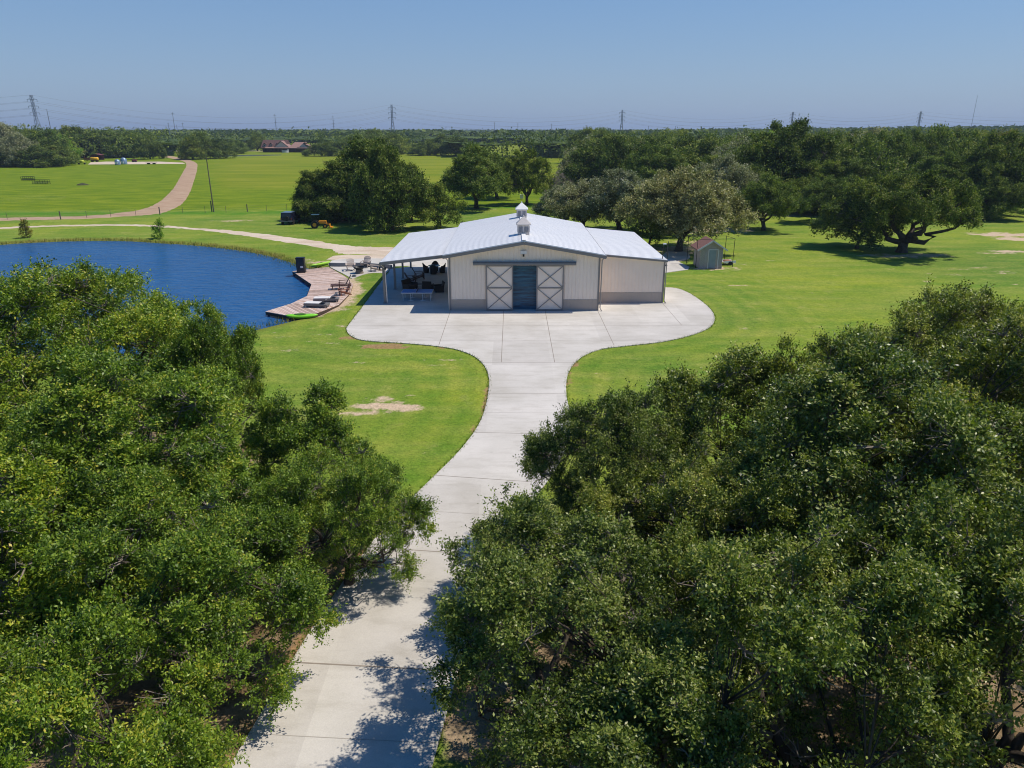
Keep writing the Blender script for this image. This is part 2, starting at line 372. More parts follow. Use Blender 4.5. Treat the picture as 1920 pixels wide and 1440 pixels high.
# ------------------------------------------------------------------ concrete
m, t, b = nt('broom_concrete'); co = geo(t)
c_ = ramp(t, noise(t, co, 0.22, 6, 0.6), [(0.3, (0.46, 0.43, 0.38)), (0.5, (0.54, 0.51, 0.465)), (0.72, (0.62, 0.585, 0.54))])
c_ = mixc(t, 1.0, c_, ramp(t, noise(t, co, 1.1, 6, 0.72, (0.5, 1.6, 1)), [(0.28, (0.86, 0.85, 0.83)), (0.5, (1, 1, 1)), (0.8, (1.05,) * 3)]), 'MULTIPLY')
c_ = mixc(t, ramp(t, noise(t, co, 2.6, 3, 0.5), [(0.70, (0, 0, 0)), (0.80, (0.35,) * 3)]), c_, (0.30, 0.27, 0.24))
sx_ = t.nodes.new('ShaderNodeSeparateXYZ'); t.links.new(co, sx_.inputs[0])
cell = t.nodes.new('ShaderNodeCombineXYZ'); t.links.new(mth(t, 'FLOOR', mth(t, 'MULTIPLY_ADD', sx_.outputs[0], 0.262, 0.34)), cell.inputs[0]); t.links.new(mth(t, 'FLOOR', mth(t, 'MULTIPLY_ADD', sx_.outputs[1], 0.185, 0.02)), cell.inputs[1])
wnz = t.nodes.new('ShaderNodeTexWhiteNoise'); wnz.noise_dimensions = '3D'; t.links.new(cell.outputs[0], wnz.inputs[0])
c_ = mixc(t, 1.0, c_, ramp(t, wnz.outputs[0], [(0.0, (0.93, 0.925, 0.92)), (1.0, (1.04, 1.04, 1.035))]), 'MULTIPLY')
c_ = mixc(t, ramp(t, noise(t, co, 0.9, 7, 0.8, (1.0, 0.45, 1)), [(0.62, (0, 0, 0)), (0.82, (0.32,) * 3)]), c_, (0.36, 0.315, 0.255))
c_ = mixc(t, 1.0, c_, ramp(t, noise(t, co, 30, 2, 0.6), [(0.3, (0.93,) * 3), (0.7, (1.05,) * 3)]), 'MULTIPLY')
t.links.new(c_, b.inputs['Base Color']); b.inputs['Roughness'].default_value = 0.85; b.inputs['Specular IOR Level'].default_value = 0.25
bump(t, b, noise(t, co, 40, 3), 0.2, 0.01); M_conc = m
M_joint = plain('joint_sealant', (0.27, 0.23, 0.19), 0.9)
M_joint2 = plain('sawn_joint', (0.38, 0.345, 0.30), 0.9)
ST = 0.05
mb = MB()
back = [(13.2, 60.2), (13.2, 78.6), (-9.5, 79.2)]
mb.prism(SLAB + back, -0.15, ST)
def strip(x0, y0, x1, y1, w=0.035, mi=1):
    d = Vector((x1 - x0, y1 - y0)); n_ = Vector((-d.y, d.x)).normalized() * w / 2
    mb.add([(x0 - n_.x, y0 - n_.y, ST + .004), (x1 - n_.x, y1 - n_.y, ST + .004), (x1 + n_.x, y1 + n_.y, ST + .004), (x0 + n_.x, y0 + n_.y, ST + .004)], [(0, 1, 2, 3)], mi)
SLN = np.array(SLAB)
def clipx(y):
    xs = np.arange(-20, 22, 0.05); ok = inside(xs, np.full(xs.shape, y), np.array(SLAB + back)); xs = xs[ok]
    return xs.min(), xs.max()
for x_, ya, yb, w_ in ((-5.11, 57.4, 47.6, .04), (-0.69, 57.5, 43.7, .04), (2.76, 57.5, 43.7, .04), (7.12, 57.5, 47.5, .04), (13.05, 60.3, 52.9, .035)): strip(x_, ya, x_, yb, w_)
for y_, w_ in ((52.9, .03), (48.7, .02), (43.65, .03), (56.1, .015)):
    a, c = clipx(y_); strip(a, y_, c, y_, w_, 1 if w_ > .028 else 2)
for y_, w_, s_ in ((37.94, .03, 0), (35.0, .016, .1), (32.3, .03, .3), (27.5, .035, .75), (24.6, .02, .6), (21.9, .04, .6), (16.1, .05, .35), (13.6, .02, .3), (10.5, .04, .3)):
    a, c = clipx(y_); strip(a, y_ + s_ * .35, c, y_ - s_ * .65, w_, 1 if w_ > .028 else 2)
for y_ in (62.3, 66.2, 70.5, 74.6): strip(-12.4 if y_ < 70 else -11.6, y_, -5.2, y_, .025, 2)
strip(-9.9, 59, -9.9, 78, .025, 2)
tag(mb.build('driveway', [M_conc, M_joint, M_joint2]), kind='structure')

# fire pit terrace, behind the porch
terr = [(616, 497), (622, 489), (645, 486), (700, 485), (760, 486), (850, 487), (850, 497), (740, 500), (732, 505), (724, 512.5), (700.6, 512), (690, 513.2), (679, 516), (668, 520.5), (660, 523), (644, 514), (632, 508), (620, 502)]
tag(MB().prism([W(*p) for p in terr], -0.1, 0.042).build('fire_pit_terrace', M_conc), kind='structure')
tag(MB().prism([W(*p) for p in [(1246, 512), (1290, 506), (1293, 501), (1265, 488), (1246, 486)]], -0.1, 0.042).build('side_patio', M_conc), kind='structure')

# ------------------------------------------------------------------ roads and paths
def road(name, left, right, mat, z=0.03, seed=1, ragged=0.3):
    a = smooth_poly([W(*p) for p in left], 10); c = smooth_poly([W(*p) for p in right], 10)
    rs = np.random.RandomState(seed); n_ = len(a); v = []; f = []; K = 6
    for i in range(n_):
        A = Vector(a[i]); B = Vector(c[i]); w = (B - A).length; d = (B - A) / max(w, 1e-6)
        A = A + d * (rs.rand() - .5) * ragged * 2; B = B + d * (rs.rand() - .5) * ragged * 2
        for k in range(K + 1):
            q = A.lerp(B, k / K); e = min(k, K - k)
            v.append((q.x, q.y, -0.05 if e == 0 else z))
    for i in range(n_ - 1):
        for k in range(K):
            o = i * (K + 1) + k; f.append((o, o + 1, o + K + 2, o + K + 1))
    mb = MB(); mb.add(v, f); o = mb.build(name, mat, smooth=True); return tag(o, kind='structure')
def gravel(name, c1, c2, c3, sc=0.35):
    m, t, b = nt(name); co = geo(t)
    c = ramp(t, noise(t, co, sc, 6, 0.65, (0.6, 1.3, 1)), [(0.3, c1), (0.52, c2), (0.75, c3)])
    c = mixc(t, 1.0, c, ramp(t, noise(t, co, 4.0, 5, 0.75), [(0.25, (0.78,) * 3), (0.75, (1.12,) * 3)]), 'MULTIPLY')
    t.links.new(c, b.inputs['Base Color']); b.inputs['Roughness'].default_value = 0.95; b.inputs['Specular IOR Level'].default_value = 0.1
    bump(t, b, noise(t, co, 6, 4), 0.5, 0.05); return m
M_red = gravel('red_gravel', (0.34, 0.22, 0.145), (0.43, 0.30, 0.20), (0.51, 0.385, 0.275))
M_pale = gravel('pale_sand', (0.50, 0.39, 0.28), (0.62, 0.51, 0.40), (0.70, 0.61, 0.50))
road('gravel_road', [(-260, 408), (-60, 408), (60, 406.5), (160, 404), (230, 397.5), (270, 389), (297, 376), (312, 362), (325, 347), (340, 322), (347, 309), (340, 302), (312, 296), (287, 292), (262, 288.5)],
     [(-260, 419), (-60, 415.5), (60, 413.5), (160, 411), (240, 406.5), (300, 402), (330, 393), (350, 380), (361, 360), (368, 338), (373, 316), (370, 305), (348, 297), (318, 292), (270, 287)], M_red, 0.03, 3, .5)
road('dirt_path', [(-260, 431), (-60, 428.5), (60, 423.5), (150, 421), (240, 420.5), (310, 422.5), (370, 427.5), (440, 432), (520, 440.5), (600, 451.5), (650, 459), (700, 461), (760, 462.5), (850, 463)],
     [(-260, 436), (-60, 432.5), (60, 426.5), (150, 424), (240, 424), (310, 427), (360, 430.5), (430, 439), (500, 450), (570, 461), (615, 469), (640, 478), (760, 480), (850, 480)], M_pale, 0.026, 5, .35)
tag(MB().prism([W(*p) for p in [(170, 304.5), (200, 303.2), (260, 303.5), (300, 303.2), (343, 305.2), (348, 307.6), (310, 307.4), (270, 308), (200, 308.3), (165, 308.6)]], 0.0, 0.05).build('gravel_pad', M_pale), kind='structure')
tag(MB().prism([W(*p) for p in [(612, 487), (625, 480), (650, 478), (760, 479), (850, 479), (850, 488), (700, 487), (640, 488)]], 0.0, 0.02).build('sand_apron', M_pale), kind='structure')
tag(MB().prism([W(*p) for p in smooth_poly([(1242, 480), (1250, 473), (1270, 470), (1287, 474), (1294, 481), (1288, 487), (1265, 492), (1245, 491)], 5, True)], 0.0, 0.03).build('gravel_patch', M_pale), kind='structure')
tag(MB().prism([W(*p) for p in smooth_poly([(-200, 281), (200, 282), (480, 282.2), (600, 283.2), (600, 284.4), (480, 283.8), (200, 284), (-200, 283)], 2, True)], 0.0, 0.06).build('house_track', M_pale), kind='structure')

# ------------------------------------------------------------------ foliage
def leaf_mat(name, dark, mid, light, odd=(0.20, 0.17, 0.08), gloss=0.42, trans=0.26, spec=0.4):
    m, t, b = nt(name); a = att(t, 'tint')
    c = ramp(t, a, [(0.0, dark), (0.45, mid), (0.86, light), (0.97, odd)])
    oi = t.nodes.new('ShaderNodeObjectInfo').outputs['Random']
    c = mixc(t, 1.0, c, ramp(t, oi, [(0.0, (0.82, 0.86, 0.9)), (0.5, (1, 1, 1)), (1.0, (1.2, 1.1, 0.85))]), 'MULTIPLY')
    t.links.new(c, b.inputs['Base Color']); b.inputs['Roughness'].default_value = gloss; b.inputs['Specular IOR Level'].default_value = spec
    tr = t.nodes.new('ShaderNodeBsdfTranslucent'); t.links.new(mixc(t, 1.0, c, (1.6, 1.8, 0.6), 'MULTIPLY'), tr.inputs[0])
    mx = t.nodes.new('ShaderNodeMixShader'); mx.inputs[0].default_value = trans
    t.links.new(b.outputs[0], mx.inputs[1]); t.links.new(tr.outputs[0], mx.inputs[2])
    t.links.new(mx.outputs[0], t.nodes['Material Output'].inputs[0]); return m
ML_left = leaf_mat('oak_leaves_fresh', (0.030, 0.064, 0.006), (0.122, 0.205, 0.015), (0.285, 0.38, 0.034), (0.46, 0.38, 0.05), 0.46, 0.24)
ML_right = leaf_mat('oak_leaves_deep', (0.027, 0.050, 0.007), (0.110, 0.160, 0.018), (0.32, 0.36, 0.065), (0.36, 0.33, 0.13), 0.42, 0.22)
ML_grey = leaf_mat('oak_leaves_greyed', (0.075, 0.085, 0.036), (0.21, 0.22, 0.10), (0.44, 0.445, 0.27), (0.46, 0.42, 0.34), 0.75, 0.14, spec=0.2)
ML_dark = leaf_mat('oak_leaves_dark', (0.022, 0.044, 0.008), (0.088, 0.138, 0.020), (0.25, 0.30, 0.050), (0.26, 0.22, 0.08), 0.7, 0.16, spec=0.22)
ML_mid = leaf_mat('oak_leaves_mid', (0.035, 0.066, 0.012), (0.112, 0.168, 0.028), (0.27, 0.33, 0.060), (0.30, 0.27, 0.10), 0.7, 0.18, spec=0.22)
ML_bright = leaf_mat('young_leaves', (0.07, 0.16, 0.012), (0.13, 0.25, 0.016), (0.24, 0.36, 0.02), (0.28, 0.28, 0.05), 0.6, 0.3, 0.3)
ML_bronze = leaf_mat('bronze_leaves', (0.07, 0.085, 0.012), (0.14, 0.14, 0.018), (0.22, 0.19, 0.025), (0.28, 0.2, 0.05), 0.6, 0.2, 0.3)
M_bark = plain('oak_bark', (0.085, 0.070, 0.056), 0.9, 0, 0.4, 4, 0.2, 0.6)
M_twig = plain('pale_twig', (0.26, 0.22, 0.18), 0.85, 0, 0.3, 4, 0.2)

def nrm(a): return a / (np.linalg.norm(a, axis=-1, keepdims=True) + 1e-9)
def make_puffs(rs, R, H, zb, n, pr, flat=0.55):
    P_ = []; ph = rs.rand(6) * 6.28
    for i in range(n):
        az = rs.rand() * 2 * math.pi; rr = math.sqrt(rs.rand()) ** 0.85
        lob = 0.90 + 0.16 * math.sin(az * 2 + ph[0]) + 0.13 * math.sin(az * 3 + ph[1]) + 0.10 * math.sin(az * 5 + ph[2])
        hl = 0.90 + 0.10 * math.sin(az * 2 + ph[3] + rr * 3) + 0.09 * math.sin(az * 4 + ph[4] - rr * 5)
        r = pr * (0.45 + 0.95 * rs.rand() ** 1.3)
        top = zb + (H - zb) * (1 - rr ** 2.3) ** flat * (hl if rr > .25 else 1)
        z = top - r * 0.8 if rs.rand() < 0.78 else zb + (top - zb) * rs.rand() * 0.8
        q = (R - r * .6) * lob * rr
        P_.append((math.cos(az) * q, math.sin(az) * q, max(z + rs.randn() * 0.16 * pr, zb * 0.8 + r * 0.3), r))
    return np.array(P_)
def leaves(rs, puffs, nsub, spr, per, ll, sl, wid=0.5, squash=0.8):
    """branchlets: nsub tufts, each of spr sprigs with per leaves"""
    w = puffs[:, 3] ** 2; w = w / w.sum()
    pi = rs.choice(len(puffs), nsub, p=w); c = puffs[pi, :3]; r = puffs[pi, 3:4]
    cen = np.array([0, 0, puffs[:, 2].mean() * 0.55])
    out = nrm(c - cen); d = nrm(rs.randn(nsub, 3) + out * 0.75 + np.array([0, 0, .3]))
    far_ = np.where(rs.rand(nsub, 1) < 0.10, 1.08 + 0.28 * rs.rand(nsub, 1), 0.55 + 0.5 * rs.rand(nsub, 1) ** 0.6)
    off_ = d * r * far_ * np.array([1, 1, squash])
    fing = nrm(np.concatenate([puffs[:, :2], 0.35 * puffs[:, 2:3]], 1) + rs.randn(len(puffs), 3) * np.array([1, 1, .5]) * puffs[:, :2].max() * .45)[pi]
    along = (off_ * fing).sum(1, keepdims=True)
    off_ = (off_ - fing * along) * 0.78 + fing * along * 1.75
    root = c + off_ + np.array([0, 0, 1]) * 0.10 * r * np.sin(along / r * 2.0)
    tsz = 0.55 + 0.9 * rs.rand(nsub, 1)
    ptint = rs.rand(len(puffs))[pi][:, None]; ttint = rs.rand(nsub, 1)
    rep_ = lambda q: np.repeat(q, spr, 0)
    root, d, tsz, ptint, ttint = map(rep_, (root, d, tsz, ptint, ttint)); n = len(root)
    sd = nrm(d * .8 + 0.62 * rs.randn(n, 3) + np.array([0, 0, .2])); L = sl * tsz * (0.4 + rs.rand(n, 1))
    T = ((np.arange(per)[None] + rs.rand(n, per)) / per) ** 0.8
    p = root[:, None] + sd[:, None] * (L * T)[..., None] + rs.randn(n, per, 3) * ll * 0.5
    a = nrm(sd[:, None] * 0.55 + rs.randn(n, per, 3) * 0.7)
    n0 = nrm(rs.randn(n, per, 3) * 0.6 + d[:, None] * 0.3 + np.array([0, 0, .7]))
    s_ = nrm(np.cross(a, n0)); l = ll * (0.6 + 0.75 * rs.rand(n, per, 1))
    v = np.stack([p, p + a * l * .5 + s_ * l * wid / 2, p + a * l, p + a * l * .5 - s_ * l * wid / 2], 2).reshape(-1, 3)
    tint = np.clip((0.26 * ptint + 0.34 * ttint + 0.40 * rs.rand(n, per) + .12 * (T - .5) - .5) * 1.55 + .47, 0, 0.92)
    tint = np.where(rs.rand(n, per) < 0.007, 0.99, tint)
    return v, np.repeat(tint.ravel(), 4)
def crown_mesh(name, seed, R, H, zb, npuff, pr, nsub, per, ll, sl, flat=0.55, spr=6):
    rs = np.random.RandomState(seed); pf = make_puffs(rs, R, H, zb, npuff, pr, flat)
    v, tn = leaves(rs, pf, nsub, spr, per, ll, sl)
    q = np.arange(len(v)).reshape(-1, 4)
    return mesh_np(name, v, q, [ML_mid], dict(tint=tn)), pf
def wood_mesh(name, seed, pf, R, H, zb, r0, nlimb=6, fork=0.22, twigs=0, low=False):
    rs = np.random.RandomState(seed + 99); mb = MB()
    zf = zb * fork * 2 + 0.35
    lean = Vector((rs.randn() * .12, rs.randn() * .12, 0)) * zf
    base = [(0, 0, -0.15), (lean.x * .3, lean.y * .3, zf * .45), (lean.x, lean.y, zf)]
    mb.tube(base, [r0 * 1.45, r0 * 1.0, r0 * .95], 10)
    nodes = []
    a0 = rs.rand() * 6.28
    for k in range(nlimb):
        az = a0 + k * 6.283 / nlimb + rs.randn() * .25; reach = R * (0.45 + .3 * rs.rand()); zt = zb + (H - zb) * (0.15 + .45 * rs.rand())
        if low and k % 2 == 0: zt = zb * 0.9; reach = R * .7
        p0 = Vector((lean.x, lean.y, zf * .9)); p3 = Vector((math.cos(az) * reach, math.sin(az) * reach, zt))
        pts = []
        for j in range(8):
            u = j / 7
            q = p0.lerp(p3, u); q.z = p0.z + (p3.z - p0.z) * (u ** (1.5 if low and k % 2 == 0 else .9))
            q += Vector((rs.randn(), rs.randn(), rs.randn() * .6)) * (R * .028 * math.sin(u * 3.14) * 1.6); pts.append(q)
        rad = [r0 * .62 * (1 - .72 * j / 7) for j in range(8)]
        mb.tube(pts, rad, 7); nodes += [(p_, rad[i]) for i, p_ in enumerate(pts) if i > 2]
    for c in pf:
        cc = Vector(c[:3]); nd = min(nodes, key=lambda n_: (n_[0] - cc).length + max(0, n_[0].z - cc.z) * 2)
        md = nd[0].lerp(cc, .5) + Vector((rs.randn(), rs.randn(), rs.randn())) * .12 * c[3]
        rr = min(nd[1] * .6, .05 + .02 * c[3]); mb.tube([nd[0], md, cc], [rr, rr * .7, rr * .4], 5)
        for k in range(twigs):
            d = Vector((rs.randn(), rs.randn(), rs.randn() * .8 + .5)).normalized(); L = c[3] * (.8 + .55 * rs.rand())
            e = cc + d * L; m_ = cc + d * L * .5 + Vector(rs.randn(3)) * .08
            mb.tube([cc, m_, e], [.026, .016, .006], 4, 1, False)
            if rs.rand() < .5:
                d2 = (d + Vector(rs.randn(3)) * .6).normalized(); mb.tube([m_, m_ + d2 * L * .5], [.012, .004], 3, 1, False)
    me = bpy.data.meshes.new(name); me.from_pydata(mb.v, [], mb.f)
    me.materials.append(M_bark); me.materials.append(M_twig)
    me.polygons.foreach_set('material_index', mb.m); me.polygons.foreach_set('use_smooth', [True] * len(mb.f)); me.update(); return me
PROTO = {}
def proto(key, seed, R, H, zb, npuff, pr, nsprig, per, ll, sl, r0, nlimb=6, twigs=0, low=False, flat=.55, fork=.22):
    c, pf = crown_mesh('crown', seed, R, H, zb, npuff, pr, nsprig, per, ll, sl, flat)
    PROTO[key] = (c, wood_mesh('trunk', seed, pf, R, H, zb, r0, nlimb, fork, twigs, low), R, H)
# near trees: real leaf sizes
proto('n1', 11, 6.0, 9.0, 2.0, 130, 0.80, 2700, 14, 0.108, 0.46, .33, 7, 9, flat=.42)
proto('n2', 12, 4.0, 7.0, 1.6, 84, 0.60, 1900, 15, 0.088, 0.38, .24, 6, 9, flat=.42)
proto('n3', 13, 4.0, 6.6, 1.4, 80, 0.62, 1850, 15, 0.086, 0.39, .24, 6, 10, flat=.40)
proto('n4', 14, 2.6, 5.8, 1.6, 50, 0.46, 1050, 14, 0.086, 0.34, .14, 5, 8, flat=.42)
proto('n5', 15, 1.8, 5.8, 1.7, 36, 0.40, 700, 14, 0.086, 0.33, .12, 5, 8, flat=.36)
# middle distance
proto('m1', 21, 7.0, 9.5, 3.1, 105, 1.0, 2300, 6, 0.25, 0.60, .42, 7, 2)
proto('m2', 22, 6.0, 10.5, 3.1, 95, .92, 2200, 6, 0.25, 0.60, .36, 6, 2, flat=.7)
proto('m3', 23, 9.0, 9.2, 4.4, 150, .9, 3200, 6, 0.23, 0.60, .62, 8, 2, low=True, fork=.12)
proto('m5', 25, 6.0, 9.0, 0.9, 110, 1.0, 2600, 6, 0.25, 0.60, .36, 6, 1, flat=.55)
proto('m4', 24, 3.0, 5.8, 1.9, 34, 0.8, 650, 6, 0.20, 0.42, .14, 5, 1)
# far
proto('f1', 31, 7.0, 10.0, 1.4, 70, 1.5, 900, 4, 0.42, 0.8, .4, 5)
proto('f2', 32, 6.0, 11.0, 1.2, 62, 1.4, 800, 4, 0.42, 0.8, .36, 5, flat=.75)
proto('f3', 33, 8.0, 10.0, 1.4, 84, 1.6, 1050, 4, 0.44, 0.8, .45, 6)

proto('bare', 41, 4.0, 8.5, 2.6, 42, .8, 60, 4, .1, .3, .20, 6, 26)
def place_tree(key, x, y, label, group, R=None, H=None, mat=None, rot=None, rs=random.Random(5), name='oak_tree', cat='tree', z=0.0):
    c, w, R0, H0 = PROTO[key]
    e = empty(name, (x, y, z), rot if rot is not None else rs.random() * 6.283, label, cat, group)
    sx = (R / R0) if R else 1; sz = (H / H0) if H else sx
    e.scale = (sx, sx, sz)
    link('trunk', w, e); o = link('crown', c, e)
    if mat:
        o.material_slots[0].link = 'OBJECT'; o.material_slots[0].material = mat
    return e
GF = 'live oaks framing the driveway in the foreground'
near = [  # key, x, y, R, H, material, label
    ('n1', -19.2, 28.2, 6.3, 8.7, ML_left, 'big spreading oak between the pond and the driveway, top left of the near trees'),
    ('n4', -12.5, 28.2, 1.95, 7.0, ML_left, 'round oak hiding the near shore of the pond beside the lawn'),
    ('n5', -7.3, 23.4, 1.75, 5.4, ML_left, 'slender feathery oak standing on the lawn left of the driveway'),
    ('n3', -5.4, 20.0, 2.7, 4.7, ML_left, 'low oak whose drooping branch reaches over the left driveway edge'),
    ('n2', -12.3, 21.3, 4.7, 7.2, ML_left, 'dense oak in the middle of the left foreground canopy'),
    ('n3', -8.4, 15.2, 3.5, 5.5, ML_left, 'yellow green oak low in the left foreground near the driveway'),
    ('n2', -15.0, 15.0, 4.6, 7.2, ML_left, 'oak at the left edge of the picture, halfway up the near canopy'),
    ('n3', -8.9, 9.6, 3.0, 5.8, ML_left, 'nearest left oak, in the bottom left corner over bare soil'),
    ('n1', -24.5, 23.5, 5.6, 8.4, ML_left, 'oak at the far left edge below the pond'),
    ('n3', 1.2, 13.9, 3.6, 5.5, ML_right, 'deep green oak leaning over the right side of the lower driveway'),
    ('n2', 3.5, 22.0, 2.9, 5.8, ML_right, 'oak whose pointed top touches the driveway right of the narrow throat'),
    ('n4', 8.2, 24.0, 3.0, 6.5, ML_right, 'upright oak on the lawn edge right of the driveway'),
    ('n1', 18.6, 29.2, 4.7, 7.7, ML_right, 'pale topped oak at the right edge, in front of the open lawn'),
    ('n2', 11.3, 23.6, 3.1, 7.1, ML_right, 'rounded oak midway between the upright lawn edge oak and the pale topped oak'),
    ('n2', 10.8, 18.6, 4.8, 8.0, ML_right, 'tall dark oak in the middle of the right foreground canopy'),
    ('n1', 17.4, 22.0, 5.4, 8.4, ML_right, 'broad oak filling the right edge of the foreground canopy'),
    ('n3', 5.8, 11.8, 3.7, 6.5, ML_right, 'oak with bare grey twigs low in the right foreground'),
    ('n2', 10.8, 12.2, 3.8, 7.0, ML_right, 'nearest right oak, in the bottom right corner of the picture'),
    ('n4', 2.9, 10.8, 2.4, 4.6, ML_right, 'small oak at the bottom of the picture right of the driveway'),
    ('n4', 0.9, 17.9, 2.2, 3.7, ML_right, 'low leafy oak hugging the right driveway edge in the lower middle'),
    ('n3', -9.6, 18.4, 3.1, 5.7, ML_left, 'oak filling the gap between the drooping oak and the dense left canopy'),
    ('n3', 5.9, 18.0, 3.3, 5.5, ML_right, 'yellowish oak between the throat of the driveway and the dark canopy'),
]
for k, x, y, R, H, mt, lb in near: place_tree(k, x, y, lb, GF, R, H, mt)

GM = 'oaks standing in the lawn and pasture'
def at(px, py): return W(px, py)
mid = [  # key, base px, base py, R, H, mat, label
    ('m5', 735, 431, 5.6, 11.0, ML_dark, 'tall dark oak at the right end of the clump behind the pond path'),
    ('m5', 648, 413, 6.0, 8.6, ML_dark, 'wide low oak at the left end of the clump, over the parked vehicle'),
    ('m5', 694, 412, 7.4, 11.6, ML_dark, 'tallest dark oak in the middle of the clump behind the pond path'),
    ('m5', 596, 412, 4.6, 7.2, ML_dark, 'low oak beside the dark parked vehicle'),
    ('m5', 772, 414, 3.2, 8.2, ML_mid, 'small oak hanging off the right of the dark clump'),
    ('m4', 826, 428, 3.2, 6.0, ML_mid, 'slim young oak with a round crown left of the barn roof'),
    ('m2', 893, 391, 6.9, 11.0, ML_mid, 'round oak with one clear trunk left of the cupolas'),
    ('m1', 932, 372, 6.0, 8.4, ML_mid, 'oak behind the pair left of the cupolas, half hidden'),
    ('m2', 988, 384, 5.0, 10.0, ML_mid, 'dark oak right behind the rear cupola'),
    ('m1', 1272, 471, 6.9, 9.0, ML_grey, 'greyish live oak with crooked trunks beside the small shed'),
    ('m1', 1162, 434, 6.4, 8.0, ML_grey, 'grey green live oak behind the right slope of the barn roof'),
    ('m1', 1092, 432, 5.6, 6.6, ML_grey, 'low greyish live oak peeping over the barn ridge'),
    ('m4', 1216, 464, 3.1, 6.2, ML_mid, 'small leafy oak at the back corner of the barn lean-to'),
    ('m1', 1350, 415, 6.5, 9.5, ML_grey, 'grey live oak behind the small shed tree'),
    ('m1', 1432, 432, 4.8, 7.4, ML_mid, 'leaning oak on the lawn between the shed and the great oak'),
    ('m3', 1690, 473, 8.1, 8.8, ML_dark, 'great spreading live oak alone on the right lawn'),
    ('m4', 1606, 466, 4.4, 6.6, ML_dark, 'small twin stemmed oak beside the great oak'),
    ('m2', 1470, 392, 8.4, 14.9, ML_dark, 'tallest dark oak breaking the horizon right of the barn'),
    ('m1', 1545, 418, 5.0, 6.6, ML_mid, 'bushy oak left of the great oak at the wood edge'),
    ('m2', 1225, 375, 7.5, 10.5, ML_mid, 'oak in the wood edge right above the barn roof'),
    ('m1', 1140, 352, 8.5, 9.6, ML_dark, 'dark oak at the left tip of the wood beside the hay field'),
    ('m4', 1255, 440, 3.6, 6.6, ML_grey, 'thin grey oak behind the shed tree'),
    ('m5', 1335, 398, 6.2, 9.0, ML_mid, 'dense oak at the wood edge behind the shed tree'),
    ('m5', 1392, 402, 5.2, 7.6, ML_dark, 'dark oak at the wood edge left of the leaning oak'),
    ('m5', 1530, 402, 5.6, 8.2, ML_mid, 'dense oak at the wood edge right under the tallest dark oak'),
    ('m5', 1590, 405, 6.0, 8.6, ML_dark, 'dark oak at the wood edge behind the left side of the great oak'),
    ('m5', 1748, 403, 6.4, 9.0, ML_mid, 'dense oak at the wood edge behind the right side of the great oak'),
    ('m5', 1840, 410, 5.8, 8.4, ML_dark, 'dark dense oak at the wood edge near the right border'),
    ('bare', 1052, 402, 3.2, 7.6, ML_grey, 'nearly leafless pale tree behind the right end of the barn ridge'),
    ('bare', 1418, 372, 5.0, 12.5, ML_grey, 'tall bare grey tree standing left of the tallest dark oak'),
    ('m2', 1060, 425, 4.4, 5.8, ML_grey, 'low grey oak straight behind the barn ridge end'),
]
for k, px, py, R, H, mt, lb in mid: place_tree(k, *at(px, py), lb, GM, R, H, mt)

# woodland: the largest-looking trees one by one, the rest as one mass
B_px = [-600, -100, 122, 123, 200, 300, 342, 350, 480, 492, 575, 600, 640, 700, 760, 770, 836, 842, 1000, 1085, 1092, 1200, 1300, 1390, 1500, 1560, 1660, 1830, 1920, 2600]
B_py = [318, 316, 313, 299, 298, 296, 293, 281, 280, 277, 277, 282, 287, 289, 288, 281, 282, 297, 298, 298, 352, 372, 392, 400, 396, 400, 402, 409, 407, 405]
rs = np.random.RandomState(3); cand = []
y = 100.0
while y < 900:
    s_ = 9.5 + y / 55.0; x = -0.95 * y - 40
    while x < 0.95 * y + 40:
        jx = x + (rs.rand() - .5) * s_ * .8; jy = y + (rs.rand() - .5) * s_ * .8; x += s_
        px, py = P(jx, jy)
        if py < np.interp(px, B_px, B_py) - 0.4:
            # clearings and strip fields further off
            if 762 < px < 842 and 250 < py < 258: continue
            if fbm(np.array([jx / 260.]), np.array([jy / 160.]))[0] > 0.60 and jy > 330 and px < 1000: continue
            cand.append((jx, jy, px, py))
    y += s_ * .92
cand.sort(key=lambda c: c[1] + abs(c[0]) * .25)
vis = [c for c in cand if -130 < c[2] < 2050]
solo = vis[:215]
# single trees and small groups out in the pasture
extra = [(378, 298, 9.5, 11.5), (410, 297, 7.5, 10), (362, 299, 7, 11), (282, 298.5, 7, 10.5), (22, 305, 13, 13.5), (60, 306, 12, 14.2), (100, 305, 10, 11), (0, 300, 12, 13), (112, 311, 7, 7), (40, 312, 9, 8), (78, 313, 9, 8),
         (145, 296, 12, 14), (178, 296, 12, 13.6), (212, 295, 13, 14.2), (240, 294.5, 12, 13.2), (265, 293, 11, 13), (604, 293, 7.5, 8), (442, 287.5, 9, 8), (483, 283, 8, 12), (790, 291.5, 7.5, 7.5), (806, 291, 8, 8.5), (830, 287, 9, 10), (855, 292, 10, 11),
         (640, 292, 9, 9.5), (668, 291, 11, 11.5), (700, 289, 12, 12.5), (735, 289, 12, 12), (752, 287, 9, 11)]
GW = 'oaks of the woodland around the fields'
LW = {'r': 'one of the close-packed oaks in the woodland right of the barn', 'l': 'one of the oaks in the tree belt beyond the pond and pasture', 'c': 'one of the oaks in the belt behind the hay field'}
rr = random.Random(9)
def wood_label(px, s='lw'): return LW['l'] if px < 620 else (LW['c'] if px < 1088 else LW['r'])
